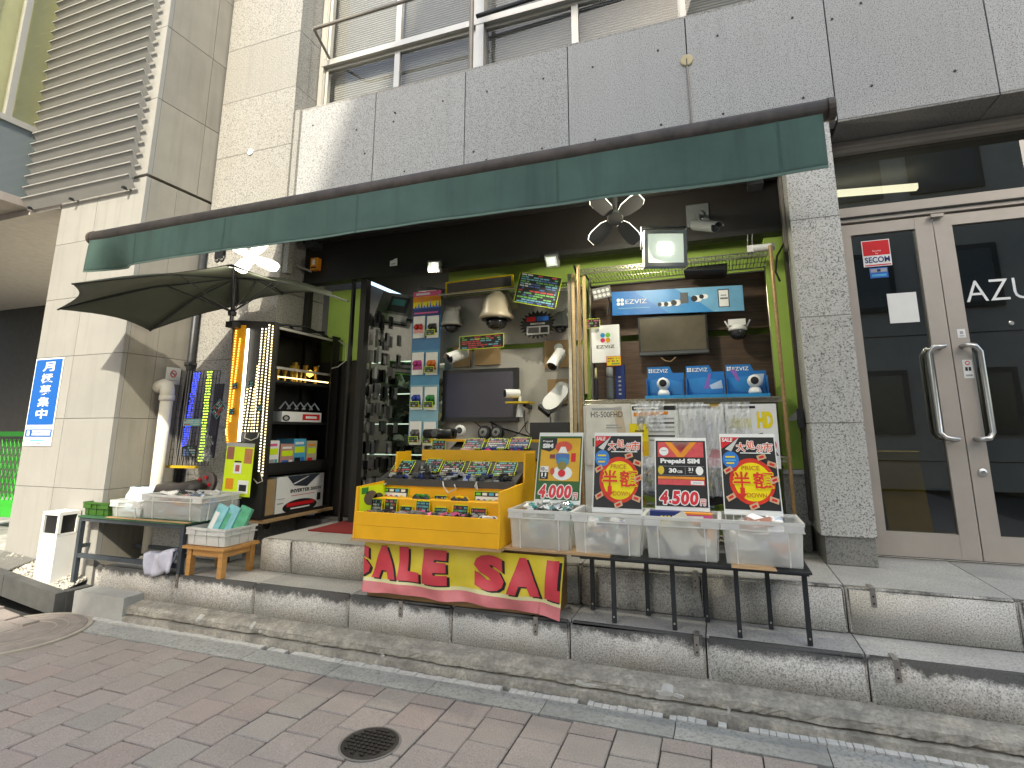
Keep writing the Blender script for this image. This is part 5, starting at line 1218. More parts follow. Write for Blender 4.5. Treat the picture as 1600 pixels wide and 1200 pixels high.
# ------------------------------------------------------------------ red mat, entrance interior
tag(G().box(-3.08, -2.25, 3.62, 5.0, ZL-.003, ZL+.006).obj('door_mat', mat('red_carpet', (.20, .018, .018), .95, .15, 60, bump=.4, bscale=300)), 'dark red door mat in the shop entrance', 'mat')
sc_ = thing('glass_showcase', 'tall glass showcase with lit shelf edges inside the entrance', 'showcase', (-2.9, 5.0, ZL))
x0, x1, y0, y1 = -3.38, -2.72, 4.75, 5.15
for x in (x0, x1):
    for y in (y0, y1): G().box(x-.012, x+.012, y-.012, y+.012, ZL, 2.0).obj('post', ALU, sc_)
for z in (.75, 1.05, 1.35, 1.65, 1.98):
    G().box(x0+.012, x1-.012, y0+.012, y1-.012, z-.004, z+.004).obj('glass_shelf', glass(f'shelf_glass', (.7, .85, .76), 1.5) if 'shelf_glass' not in MATS else MATS['shelf_glass'], sc_); G().box(x0+.012, x1-.012, y0-.002, y0+.011, z-.005, z+.006).obj('shelf_edge', emis('shelf_edge_glow', (.72, .9, .82), .3), sc_)
G().box(x0, x1, y1, y1+.01, ZL, 2.0).obj('mirror_back', mat('dull_mirror', (.16, .19, .17), .25, metal=.7), sc_)
G().box(x0+.012, x1-.012, y0-.008, y0-.004, .76, 1.97).obj('pane', MATS['lens'], sc_)
GDS = [mat('goods_grey', (.25, .26, .25), .4), BLACK, PW, GREYP, mat('goods_olive', (.12, .14, .11), .5), mat('goods_silver', (.4, .41, .41), .3, metal=.4), mat('goods_tan', (.30, .25, .17), .5)]
for i, z in enumerate((.755, 1.055, 1.355, 1.655)):
    fill('showcase_goods', f'small boxed goods on the {["lowest", "second", "third", "top"][i]} shelf of the glass showcase', x0+.02, x1-.02, y0+.03, y1-.03, z, z+.17, GDS, 34, .11, .8)
for i, (x, y, z, w, h, ry, m, lb) in enumerate(((-3.3, 4.62, 2.40, .42, .34, 12, mat('print_silver', (.36, .37, .38), .3, metal=.3), 'silver gadget photo box tilted above the showcase, left one'), (-2.85, 4.55, 2.36, .40, .40, 14, mat('print_dark_silver', (.24, .25, .26), .3, metal=.3), 'dark gadget photo box tilted above the showcase, right one'))):
    t = thing('photo_box', lb, 'box', (x+w/2, y, z)); Mx = Matrix.Translation((x, y, z)) @ Matrix.Rotation(R(ry), 4, 'Y') @ Matrix.Rotation(R(-12), 4, 'X')
    g = G(); g.M = Mx; g.box(0, w, 0, .06, 0, h); g.obj('carton', m, t)
    p = Print(Mx @ Vector((0, -.001, 0)), Mx.to_3x3() @ EX, Mx.to_3x3() @ EZ, w, h)
    if i: p.poly([(.3, .85), (.5, .98), (.75, .8), (.7, .4), (.5, .15), (.3, .4)], PK).rect(.42, .5, .62, .62, GREYP, 2).rect(.42, .66, .62, .78, GREYP, 2).rect(0, 0, 1, .06, PK)
    else: p.rect(.3, .4, .85, .9, DGREY).rect(.38, .62, .75, .82, TEAL, 2).rect(.08, .12, .95, .32, PW, 2).rect(0, 0, 1, .05, PK)
    p.done(t)
hang = thing('hanging_packs', 'dim wall of hanging cable packs inside the left of the entrance', 'packs', (-3.3, 4.5, .9)); hang['kind'] = 'stuff'
hg = {}
for k in range(150):
    m = random.choice([BLACK, DGREY, GREYP, mat('pack_grey', (.16, .16, .155), .4), mat('pack_white', (.26, .26, .25), .4), BLACK, mat('pack_slate', (.10, .11, .12), .4)]); hg.setdefault(m.name, (G(), m))
    g = hg[m.name][0]; z = .85+.17*random.randrange(10)+random.uniform(-.02, .02); y = 4.25+.055*random.randrange(8); x = -3.12+.02*random.random() if k % 3 else -2.98+.02*random.random()
    g.box(x-.012, x+.012, y-.022, y+.022, z-.13*random.uniform(.6, 1), z)
for g, m in hg.values(): stuff(g.obj('packs', m, hang))
fill('goods_shelves', 'crowded dim shelves of goods deep inside the shop', -3.6, -2.35, 6.6, 7.4, .6, 2.5, GDS, 160, .22, .9)
fill('stacked_stock', 'stacked stock beside the showcase behind the earphone strip', -2.70, -2.40, 4.6, 5.0, .55, 1.9, GDS, 70, .14, .9)
for i, (x, y) in enumerate(((-3.0, 6.0), (-1.2, 6.2))):
    tag(G().box(x-.6, x+.6, y-.03, y+.03, 2.92, 2.96).obj('added_ceiling_tube', emis('added_tube_glow', (1, .97, .9), 2.5)), f'unseen ceiling tube added to light the shop interior, {["left", "right"][i]} one', 'light')
t, p = card('shelf_sign', 'green edged sign card hung in front of the showcase top', 'price card', (-3.12, 4.70, 1.86), (1, 0, -.12), EZ, .36, .13, LIMEP); p.rect(.03, .06, .97, .94, mat('sign_grey', (.07, .09, .08), .5)); 
for k in range(2): p.rect(.08, .55-.36*k, .9, .75-.36*k, GREYP, 2)
p.done(t)

# earphone strip
ys = 4.18
BL1, BL2, BL3 = mat('strip_blue', (.04, .17, .36), .5), mat('strip_mid_blue', (.07, .26, .44), .5), mat('strip_pale_blue', (.22, .42, .52), .5)
es = thing('earphone_strip', 'tall hanging blue cardboard strip with a rainbow header for earphone packs', 'display strip', (-2.42, ys, 1.2))
X0, X1 = -2.55, -2.265
for i, (z0, z1, m) in enumerate(((1.19, 1.50, BL3), (1.50, 1.68, BL3), (1.68, 1.99, BL2), (1.99, 2.22, BL1), (2.22, 2.30, BL1))): G().box(X0, X1, ys, ys+.006, z0, z1).obj('backing', m, es)
p = Print((X0, ys-.001, 2.30), EX, EZ, X1-X0, .23)
p.rect(0, 0, 1, .35, NAVY, 0, 'header').rect(0, .35, 1, .58, PY, 0, 'header').rect(0, .58, 1, .8, PO, 0, 'header').rect(0, .8, 1, 1, PP, 0, 'header')
for k in range(9): x = .05+.105*k; p.poly([(x, .3), (x+.09, .3), (x+.06, .45+.12*(k % 3)), (x+.03, .4)], BLUE, 1)
p.rect(.05, .1, .9, .16, PP, 1).rect(.1, .86, .6, .94, PW, 1)
p.done(es)
G().tube([(X0+.05, ys, 2.535), (X1-.05, ys, 2.535)], .006, 6).obj('hook_bar', STEEL, es)
cols = [('red', (.42, .02, .02)), ('black', (.02, .02, .02)), ('magenta', (.40, .03, .20)), ('orange', (.60, .15, .02)), ('blue', (.02, .05, .32)), ('green', (.02, .18, .04)), ('grey', (.10, .10, .10)), ('yellow', (.60, .38, .01))]
for i, (nm, c) in enumerate(cols):
    r_, k = divmod(i, 2); x = X0+.075+.14*k; z = (2.20, 1.87, 1.565, 1.265)[r_]-(.005 if k else 0)
    t = thing('earphone_pack', f'{nm} earphone blister pack on the blue hanging strip', 'earphone pack', (x, ys-.02, z-.09), group='earphone packs on the hanging strip')
    m = mat(f'earphone_{nm}', c, .3)
    G().box(x-.058, x+.058, ys-.014, ys-.008, z-.10, z+.10).obj('blister_card', PAPER, t)
    for s_ in (-1, 1): G().lathe([(.016, 0), (.024, .012), (.014, .026)], (x+s_*.022, ys-.014, z-.0), (0, -1, 0), 12).obj('earbud', m, t, smooth=True)
    G().prism([(x-.048, ys-.0145, z-.055), (x+.048, ys-.0145, z-.055), (x+.035, ys-.0145, z+.03), (x-.035, ys-.0145, z+.03)], (0, -.003, 0)).obj('colour_panel', m, t)
    if i in (1, 3, 4, 5, 6, 7): tagcard(f'small neon price card clipped over the {nm} earphone pack', 0, 0, .085, .045, 0, 0, [RED, LIMEP, PW], NEON, cw=(x+(-.01 if k else -.005), ys-.04, z-.055), zig=False)

# ------------------------------------------------------------------ camera wall
GRB = mat('grey_board', (.48, .46, .42), .75, .14, 3, bump=.1)
t = thing('backing_board', 'dull grey plywood board carrying the cameras and the television', 'board', (-1.7, 4.38, .7))
for z0, z1 in ((.66, 1.985), (2.03, 2.50)): G().box(-2.31, -1.02, 4.36, 4.385, z0, z1).obj('plywood', GRB, t)
SCRN = mat('violet_black_screen', (.035, .033, .062), .12, .15, 3, spec=.6)
t = thing('television', 'wide dark television hung under the cameras', 'television', (-1.93, 4.3, 1.37)); 
G().box(-2.27, -1.565, 4.26, 4.31, 1.36, 1.81).obj('casing', BLACK, t, bevel=.005); G().box(-2.235, -1.60, 4.256, 4.2595, 1.395, 1.78).obj('screen', SCRN, t)
G().box(-2.0, -1.85, 4.31, 4.36, 1.5, 1.7).obj('wall_mount', DKMET, t)
t = thing('framed_panel', 'long grey light panel in a yellow frame above the big dome camera', 'panel', (-1.88, 4.15, 2.46))
Mx = Matrix.Translation((-2.21, 4.16, 2.475)) @ Matrix.Rotation(R(-1), 4, 'Y'); FY = mat('yellow_frame', (.60, .42, .01), .45)
g = G(); g.M = Mx; g.box(.012, .628, 0, .02, .012, .103); g.obj('panel', mat('smoke_panel', (.075, .065, .065), .5), t)
for a, b, c, d in ((0, .64, 0, .012), (0, .64, .103, .115), (0, .012, .012, .103), (.628, .64, .012, .103)): g = G(); g.M = Mx; g.box(a, b, -.004, .022, c, d); g.obj('frame_bar', FY, t)
def wiremesh(x0, x1, y0, y1, z, n, m, parent, nm='wire_deck'):
    g = G()
    for k in range(n+1): x = x0+(x1-x0)*k/n; g.bar((x, y0, z), (x, y1, z), .004, .004)
    for k in range(4): y = y0+(y1-y0)*k/3; g.bar((x0, y, z-.004), (x1, y, z-.004), .006, .006)
    return stuff(g.obj(nm, m, parent))
CHR = mat('tarnished_chrome', (.36, .33, .27), .3, .15, 30, metal=.8)
t = thing('wire_shelf', 'wire shelf high on the camera wall below the lime strip', 'shelf', (-1.7, 4.2, 2.44)); wiremesh(-2.25, -1.0, 4.1, 4.38, 2.47, 48, CHR, t)
for y in (4.1, 4.38): G().tube([(-2.25, y, 2.46), (-1.0, y, 2.46)], .006, 6).obj('rail', CHR, t)
CREAM = mat('cream_dome', (.47, .40, .29), .4, .06, 6)
def dome(label, c, s, m, glassm, mount=None):
    t = thing('dome_camera', label, 'camera', Vector(c)-Vector((0, 0, .17*s)))
    G().lathe([(.06*s, .19*s), (.065*s, .165*s), (.105*s, .15*s), (.125*s, .10*s), (.148*s, -.02*s), (.165*s, -.05*s), (.15*s, -.065*s), (.13*s, -.07*s)], c, (0, 0, 1), 28).obj('housing', m, t, smooth=True)
    G().lathe([(.10*s, -.07*s), (.098*s, -.11*s), (.075*s, -.145*s), (.03*s, -.165*s)], c, (0, 0, 1), 24).obj('dome', glassm, t, smooth=True)
    G().lathe([(.14*s, -.066*s), (.14*s, -.074*s)], c, n=24).obj('ring', BLACK, t)
    if mount: G().tube([Vector(c)+Vector((0, 0, .15*s)), Vector(c)+Vector((.05*s, .1*s, .2*s)), Vector(mount)], .04*s, 10).obj('bracket', m, t)
    return t
DG = mat('smoked_dome', (.015, .015, .017), .06, .1, spec=.8)
dome('large cream dome camera hanging in the middle of the camera wall', at(776, 488, 4.15), .92, CREAM, DG, (-1.62, 4.36, 2.36))
dome('smaller white dome camera behind the earphone strip', at(706, 502, 4.25), .62, mat('old_white', (.40, .39, .36), .45), DG, (-2.2, 4.36, 2.35))
dome('grey dome camera half hidden behind the tilted price card', at(876, 505, 4.26), .5, GREYB, DG, (-1.15, 4.36, 2.3))
tagcard('large tilted black price card with a neon edge under the lintel', 840, 453, .36, .25, 4.02, R(-14), [LIMEP, BLUE, PW, PC, RED], NEON)
tagcard('neon edged price card below the large cream dome camera', 752, 534, .40, .11, 4.1, R(1), [RED, LIMEP, PC, PY], NEON, zig=False)
c = at(840, 507, 4.2); t = thing('starburst_card', 'black spiky starburst price card beside the large dome camera', 'price card', (c.x, 4.2, c.z-.12))
pts = []
for k in range(48):
    a = 2*math.pi*k/48; r_ = 1 if k % 2 == 0 else .78; pts.append((c.x+.165*r_*math.cos(a), 4.2, c.z+.125*r_*math.sin(a)))
G().prism(pts, (0, .002, 0)).obj('sheet', BLACK, t)
p = Print((c.x-.16, 4.199, c.z-.12), EX, EZ, .32, .24); p.rect(.2, .62, .45, .78, RED).rect(.48, .62, .8, .78, BLUE).rect(.2, .15, .82, .45, GREYP).rect(.24, .2, .54, .4, mat('photo_grey', (.07, .07, .07), .5), 2).rect(.58, .2, .78, .4, PK, 2).rect(.3, .5, .7, .56, GREYP); p.done(t)
for i, (px0, px1, py0, py1) in enumerate(((708, 735, 540, 574), (742, 781, 541, 571), (851, 888, 531, 575), (856, 886, 592, 632))):
    a, b = at(px0, py1, 4.34), at(px1, py0, 4.34); tag(G().box(a.x, b.x, 4.335, 4.357, a.z, b.z).obj('cardboard_piece', CARDB), ['cardboard square behind the small bullet camera', 'cardboard square under the neon price card', 'cardboard square behind the upper white camera', 'cardboard square behind the lower white camera'][i], 'cardboard')
bullet('bullet_camera', 'white bullet camera on the left cardboard square', at(728, 551, 4.22), at(703, 560, 4.08), .045, WHITE, mount=(at(722, 548, 4.33).x, 4.333, at(722, 548, 4.33).z))
bullet('bullet_camera', 'white bullet camera pointing down at the upper right of the camera wall', at(876, 552, 4.28), at(863, 572, 4.1), .045, WHITE, mount=(at(873, 544, 4.33).x, 4.333, at(873, 544, 4.33).z))
bullet('bullet_camera', 'white bullet camera standing on a small yellow shelf before the television', at(811, 615, 4.1), at(789, 615, 4.02), .035, WHITE, mount=None, shade=False)
c = at(813, 629, 4.1); t = thing('yellow_shelf', 'small yellow shelf under the standing bullet camera', 'shelf', (c.x, 4.1, c.z-.02)); G().box(c.x-.10, c.x+.09, 4.02, 4.2, c.z-.008, c.z+.006).obj('board', FY, t); G().bar((c.x, 4.2, c.z-.008), (c.x, 4.355, c.z-.03), .03).obj('bracket', DKMET, t)
t = thing('camera_stand', 'white stub stand under the yellow shelf camera', 'stand', (c.x, 4.1, c.z-.12)); G().lathe([(.03, -.115), (.022, -.06), (.015, -.01)], (c.x, 4.08, c.z), n=14).obj('stub', WHITE, t); G().lathe([(.014, .0065), (.012, .05)], (c.x, 4.09, c.z), n=10).obj('neck', WHITE, t)
c = at(866, 625, 4.15); t = thing('bulky_camera', 'large white camera with a black face at the lower right of the camera wall', 'camera', (c.x, 4.15, c.z-.12))
Mx = Matrix.Translation(c) @ Matrix.Rotation(R(38), 4, 'Y') @ Matrix.Rotation(R(-30), 4, 'X')
g = G(); g.M = Mx; g.prism([(.06*math.cos(a)*(1 if math.sin(a) > 0 else 1.05), -.04, .09*math.sin(a)+(.05 if math.sin(a) > 0 else -.03)) for a in [i*2*math.pi/24 for i in range(24)]], (0, .08, 0)); g.obj('housing', WHITE, t, bevel=.008)
g = G(); g.M = Mx; g.box(-.055, .055, -.035, .035, -.135, -.11); g.obj('face', BLACK, t, bevel=.006)
m_ = at(878, 607, 4.33); G().lathe([(.06, 0), (.055, .03)], (m_.x, 4.333, m_.z), (0, -1, 0), 20).obj('mount_plate', WHITE, t); G().tube([(m_.x, 4.31, m_.z), (m_.x-.01, 4.22, m_.z-.02), c], .025, 10).obj('arm', WHITE, t)
for i, (px, py) in enumerate(((757, 676), (777, 676))):
    c = at(px, py, 4.2); t = thing('turret_camera', f'round black turret camera below the television, {["left", "right"][i]} one', 'camera', (c.x, 4.2, c.z-.055)); G().lathe([(.058, -.02), (.058, .01), (.05, .02)], c, (0, -1, .15), 20).obj('ring', BLACK, t); G().lathe([(.036, .021), (.034, .032), (.02, .036)], c, (0, -1, .15), 18).obj('eye', GREYB, t); G().lathe([(.014, .037), (.012, .04)], c, (0, -1, .15), 12).obj('lens', BLACK, t)
c = at(719, 673, 4.1); t = thing('turret_camera', 'white ball camera beside the field glasses', 'camera', (c.x, 4.1, c.z-.05)); G().lathe([(.02, -.04), (.045, -.02), (.05, .005), (.035, .03)], c, (.2, -1, .1), 18).obj('ball', WHITE, t, smooth=True); G().lathe([(.026, .031), (.02, .036)], c, (.2, -1, .1), 14).obj('lens', BLACK, t)
c = at(855, 672, 4.0); G().box(c.x-.14, c.x+.17, 4.0, 4.3, 1.2, 1.345).obj('set_top_box', BLACK)
tag(bpy.data.objects['set_top_box'], 'plain black box behind the left SIM poster', 'box')
random.seed(3); cabs = []
for i in range(7):
    a = at(random.uniform(735, 860), random.uniform(640, 660), 4.345); b = at(random.uniform(720, 880), random.uniform(685, 700), 4.33); m_ = a.lerp(b, .5)+Vector((random.uniform(-.1, .1), -.02, -.03))
    cabs.append([a, a.lerp(m_, .5)+Vector((0, 0, -.02)), m_, b])
g = G()
for c in cabs: g.tube(c, .004, 5)
tag(stuff(g.obj('cable_tangle', BLACK)), 'tangle of thin black cables trailing below the television', 'cables')
t = thing('wood_post_pair', 'two pale posts between the camera wall and the wire rack', 'posts', (-1.0, 4.0, ZL))
for x, m in ((-1.03, CHR), (-1.0, woodmat('pale_batten', (.36, .25, .13), (.48, .36, .20)))): G().box(x-.012, x+.012, 3.98, 4.0, ZL, 2.5).obj('post', m, t)
# ------------------------------------------------------------------ black rod stand with planks and bins
RODB = mat('black_rod', (.022, .025, .028), .45, .2, 20)
t = thing('black_stand', 'long low black stand with eight staggered legs on the lower step', 'stand', (-.19, 3.12, Z1))
for k in range(8):
    x = -.725+.1526*k; y = 3.21 if k % 2 == 0 else 3.035
    G().box(x-.011, x+.011, y-.011, y+.011, Z1, .602).obj('leg', RODB, t); G().disc((x, y-.0112, Z1+.03), .005, n=8).obj('screw', STEEL, t)
for y in (3.035, 3.21): G().box(-.75, .365, y-.014, y+.014, .6025, .624).obj('rail', RODB, t)
for x in (-.735, .352): G().box(x-.012, x+.012, 3.05, 3.195, .603, .6235).obj('cross_rail', RODB, t)
G().box(-.78, .37, 2.955, 3.26, .6245, .634).obj('deck', RODB, t)
G().box(-1.16, -.57, 2.94, 3.24, .635, .646).obj('plank', PLY, t)
G().prism([(.02, 2.93, .6355), (.22, 2.925, .6355), (.205, 2.93, .645), (.19, 2.935, .646), (.02, 2.935, .646)], (0, .3, 0)).obj('plank', PLY, t)
bins = ((-1.13, -.785, 'first clear bin from the left, full of small packets'), (-.765, -.405, 'second clear bin from the left, with dark gadgets inside'), (-.385, -.03, 'third clear bin, holding the COB box and an orange box'), (-.012, .347, 'rightmost clear bin, filled with white bagged goods'))
for x0, x1, lb in bins: bin_('clear_bin', lb, x0, x1, 2.95, 3.23, .648, .203, group='clear bins before the shop')
fill('bin_goods', 'silvery small packets heaped to the brim of the first clear bin', -1.11, -.80, 2.97, 3.2, .70, .875, [PW, GREYP, TEAL, DGREY, POLY, PW, mat('pack_silver', (.45, .46, .47), .3, metal=.4)], 170, .06, .3)
fill('bin_goods', 'dark gadgets and pale packs seen through the second clear bin', -.745, -.425, 2.966, 3.16, .655, .80, [PW, NAVY, mat('pack_sand', (.50, .42, .32), .5), TEAL, POLY, DGREY, PW, PO], 60, .10, .6)
fill('bin_goods', 'pale wrapped goods at the bottom of the third clear bin', -.365, -.05, 2.966, 3.16, .655, .72, [PW, PAPER, GREYP, POLY], 40, .09, .5)
fill('bin_goods', 'white bagged coils filling the rightmost clear bin', .008, .327, 2.966, 3.18, .655, .83, [PW, PAPER, POLY, POLY, mat('pack_pale_blue', (.55, .60, .68), .5), PW, mat('pack_salmon', (.60, .28, .2), .5)], 70, .12, .5)
def prC(p): p.text('COB', .32, .55, .72, .85, PY, 2, bold=.05).rect(.76, .6, .95, .85, PW).rect(.4, .3, .68, .42, PC).rect(.66, .18, 1, .5, PO).rect(.1, .08, .5, .16, PY)
box_thing('lamp_box', 'navy COB lamp box standing in the third clear bin', 'box', -.365, -.215, 3.02, 3.07, .74, .868, NAVY, prC, 'y')
def prO(p): p.rect(.0, .78, 1, .95, PP).rect(.05, .1, .8, .62, mat('photo_black', (.04, .035, .03), .5)).rect(.15, .84, .7, .9, PW, 2); [p.rect(.1+.13*k, .2+.1*(k % 3), .14+.13*k, .26+.1*(k % 3), PY, 2) for k in range(5)]
box_thing('orange_carton', 'orange carton standing in the third clear bin', 'box', -.20, -.055, 3.04, 3.09, .73, .862, PO, prO, 'y')
g = G(); g.M = Matrix.Translation((-.17, 2.985, .70)) @ Matrix.Rotation(R(-32), 4, 'Y') @ Matrix.Rotation(R(8), 4, 'X'); g.box(-.08, .08, 0, .004, 0, .17); tag(g.obj('cream_card', mat('cream_board', (.66, .62, .52), .7)), 'cream card leaning inside the front of the third clear bin', 'card')
GRID = mat('white_wire_grid', (.66, .66, .63), .4)
def poster(label, bl, br, tl, Yb, Yt, fn, grid=True, name='sale_poster'):
    o, r_, t_ = at(*bl, Yb), at(*br, Yb), at(*tl, Yt)
    w = r_.x-o.x; v = Vector((0, t_.y-o.y, t_.z-o.z)); h = v.length
    z0 = .80; k = (o.z-z0)/v.z; foot = o - v*k
    t = thing(name, label, 'poster', foot+Vector((w/2, 0, 0)))
    u = EX; v = v.normalized(); n = u.cross(v)
    g = G(); g.prism([o, o+u*w, o+u*w+v*h, o+v*h], -n*.004); g.obj('board', PAPER, t)
    p = Print(o, u, v, w, h); fn(p); p.done(t)
    if grid:
        L = (o-foot).length
        for k in range(8): a = foot+u*(w*(.02+.96*k/7)) - n*.008; G().bar(a, a+v*(L+h*.9), .0045).obj('grid_wire', GRID, t)
        for k in range(3): a = foot - n*.013 + v*(L-.005-.035*k); 
        for k in range(4): a = foot - n*.0125 + v*(L*.99-.033*k); G().bar(a, a+u*w, .0045).obj('grid_wire', GRID, t)
    return t
def outl(p, ch, x0, y0, x1, y1, m, mo, l, d=.012, bold=.015, shear=0):
    for k in range(8):
        a = k*math.pi/4; dx, dy = d*math.cos(a), d*.72*math.sin(a)
        p.text(ch, x0+dx, y0+dy, x1+dx, y1+dy, mo, l+.06*k, bold=bold, shear=shear)
    p.text(ch, x0, y0, x1, y1, m, l+1.2, bold=bold, shear=shear)
def half(p):
    p.rect(.02, .06, .98, .955, PK)
    p.poly([(.02, .955), (.36, .955), (.02, .80)], RED, 2).text('SALE', .04, .895, .24, .945, PW, 3, bold=.03, shear=.15).poly([(.36, .955), (.2, .77), (.09, .80)], mat('curl_white', (.55, .55, .53), .4), 3)
    for ch, x, y, s_ in (('大', .30, .77, .155), ('処', .48, .80, .15), ('分', .655, .765, .13), ('市', .78, .765, .165)):
        outl(p, ch, x, y, x+s_, y+s_*.72, mat('print_vermilion', (.70, .08, .01), .5), PW, 4, .013)
    p.rect(.36, .745, .9, .757, PW, 4)
    p.oval(.18, .665, .15, .105, mat('balloon_blue', (.02, .18, .55), .4), 4).rect(.09, .69, .26, .71, PY, 5).rect(.07, .65, .27, .665, PC, 5).rect(.1, .61, .24, .63, PY, 5)
    p.oval(.53, .40, .40, .285, mat('disc_red', (.66, .03, .01), .5), 2, n=40).oval(.54, .395, .33, .235, mat('disc_yellow', (.82, .66, 0), .5), 3, n=40)
    OR = mat('print_amber', (.55, .22, .01), .5)
    p.text('PRICE', .36, .535, .68, .59, OR, 6, bold=.015).text('DOWN', .42, .205, .76, .26, OR, 6, bold=.015)
    BR = mat('print_bright_red', (.68, .025, .01), .5)
    for ch, x0, x1 in (('半', .20, .50), ('額', .54, .90)): outl(p, ch, x0, .31, x1, .515, BR, PY, 7, .014, .022)
    p.poly([(.31, .32), (.39, .32), (.39, .25), (.43, .25), (.35, .19), (.27, .25), (.31, .25)], BR, 8)
    for x, y, a in ((.73, .70, .3), (.90, .61, -.3), (.12, .53, .5), (.92, .42, .4), (.14, .20, .5), (.53, .10, .4), (.88, .18, -.3)):
        c_, s_ = math.cos(a), math.sin(a); q = [(x+dx*c_-dy*s_*1.0, y+(dx*s_+dy*c_)*.72) for dx, dy in ((-.08, -.045), (.08, -.045), (.08, .045), (-.08, .045))]
        p.poly(q, mat('note_tan', (.58, .38, .22), .5), 9); q = [(x+dx*c_-dy*s_, y+(dx*s_+dy*c_)*.72) for dx, dy in ((-.045, -.02), (.045, -.02), (.045, .02), (-.045, .02))]; p.poly(q, RED, 10)
def price(p, body, y0=.075, y1=.255, x0=.09, x1=.82):
    n = len(body); W_ = {',': .35}; tot = sum(W_.get(c, 1) for c in body); x = x0
    for k, ch in enumerate(body):
        w = (x1-x0)*W_.get(ch, 1)/tot; h0 = y0 if ch != ',' else y0-.01; h1 = y1 if ch != ',' else y0+.05
        outl(p, ch, x, h0, x+w-.012, h1, mat('price_red', (.62, .015, .03), .4), PW, 4+.05*k, .02, .05, .12); x += w
    outl(p, '円', x+.02, y0, .935, y0+.08, mat('price_red', (.62, .015, .03), .4), PW, 4, .014, .02, .1)
def sim1(p):
    p.rect(.02, .055, .98, .945, mat('poster_green', (.02, .10, .015), .5)).rect(.07, .31, .95, .915, mat('poster_orange', (.66, .36, .02), .5), 2)
    p.poly([(.07, .915), (.42, .915), (.42, .80), (.36, .75), (.26, .72), (.07, .75)], PK, 3).text('Prepaid', .10, .85, .32, .885, PW, 4, bold=.02).text('SIM', .10, .77, .34, .835, PW, 4, bold=.06)
    p.oval(.58, .42, .22, .10, PW, 3).oval(.58, .79, .19, .08, mat('poster_coral', (.62, .08, .04), .5), 4).poly([(.46, .70), (.52, .79), (.62, .79), (.68, .70)], PW, 5).rect(.42, .60, .72, .69, mat('poster_blue', (.05, .15, .40), .5), 5).oval(.58, .575, .14, .06, mat('poster_teal', (.05, .25, .40), .5), 6).oval(.57, .52, .10, .06, mat('poster_olive', (.25, .20, .04), .5), 7).oval(.57, .415, .08, .05, RED, 7)
    p.rect(.28, .62, .40, .68, mat('poster_maroon', (.22, .05, .05), .5), 5).rect(.76, .58, .86, .70, RED, 5).oval(.36, .44, .05, .05, mat('poster_coral', (.62, .08, .04), .5), 6)
    p.rect(.085, .43, .27, .51, PW, 4).rect(.085, .33, .27, .43, PK, 4).text('10', .10, .445, .18, .495, PK, 5, bold=.03).text('GB', .19, .445, .25, .465, PK, 5).text('11', .12, .365, .23, .42, PW, 5, bold=.05).text('days', .13, .338, .22, .356, PW, 5)
    price(p, '4,000')
def sim2(p):
    p.rect(.02, .05, .98, .955, PK).rect(.06, .72, .94, .935, mat('kimono_red', (.60, .07, .08), .5, .15, 60), 2)
    p.poly([(.20, .935), (.32, .935), (.56, .72), (.44, .72)], PO, 3).poly([(.70, .935), (.82, .935), (.56, .72), (.44, .72)], PO, 4).poly([(.33, .935), (.69, .935), (.51, .79)], mat('collar_cream', (.62, .50, .42), .5), 2)
    p.oval(.18, .80, .09, .06, PW, 4).rect(.13, .805, .23, .815, GREYP, 5)
    p.text('Prepaid SIM', .11, .615, .86, .70, PW, 3, bold=.05)
    p.text('30', .27, .50, .42, .565, PW, 3, bold=.05).text('GB', .43, .50, .53, .535, PW, 3, bold=.03).rect(.58, .48, .585, .58, GREYP, 3).text('31', .64, .53, .73, .575, PW, 3, bold=.04).text('days', .65, .50, .72, .52, PW, 3)
    p.oval(.12, .535, .06, .06, mat('badge_yellow', (.60, .45, .04), .5), 3).oval(.85, .535, .07, .06, PW, 3).rect(.06, .59, .94, .594, GREYP, 2).rect(.06, .465, .94, .469, GREYP, 2)
    p.rect(.06, .415, .94, .45, PO, 3).rect(.06, .335, .94, .41, mat('kimono_red', (.60, .07, .08), .5, .15, 60), 3).rect(.68, .345, .92, .395, PW, 4).rect(.72, .365, .88, .375, GREYP, 5)
    price(p, '4,500')
poster('white framed SIM poster with green ground reading 4,000 yen', (834, 786), (906, 784), (831, 676), 3.20, 3.33, sim1)
poster('white framed black half-price poster, left one of the pair', (925, 800), (1004, 800), (922, 676), 3.20, 3.33, half)
poster('white framed SIM poster with red kimono collar reading 4,500 yen', (1024, 796), (1109, 796), (1017, 684), 3.20, 3.33, sim2)
poster('white framed black half-price poster, right one of the pair', (1132, 803), (1224, 803), (1122, 678), 3.20, 3.33, half)

BAGM = glass('bag_film', (.93, .94, .95), 2.6, .08, .3, (.95, .96, .98))
# ------------------------------------------------------------------ wire rack with camera goods
PST = mat('copper_taped_post', (.34, .22, .10), .4, .25, 60, metal=.3)
rk = thing('wire_rack', 'tall wire shelving rack with taped tan posts at the right of the shop', 'rack', (-.25, 4.05, ZL))
for x in (-.925, .415):
    for y in (3.86, 4.26): G().tube([(x, y, ZL), (x, y, 2.52)], .013, 10).obj('post', PST if y < 4 else CHR, rk)
for z in (2.49, 1.50, 1.12, .62):
    wiremesh(-.91, .40, 3.86, 4.26, z, 54, CHR, rk)
    for y in (3.86, 4.26):
        for dz in (0, -.028): G().tube([(-.925, y, z+dz-.004), (.415, y, z+dz-.004)], .005, 6).obj('shelf_rail', CHR, rk)
    g = G()
    for k in range(40): x = -.915+.033*k; g.bar((x, 3.858, z-.03), (x+.016, 3.858, z-.006), .004); g.bar((x+.016, 3.858, z-.006), (x+.033, 3.858, z-.03), .004)
    stuff(g.obj('truss_wire', CHR, rk))
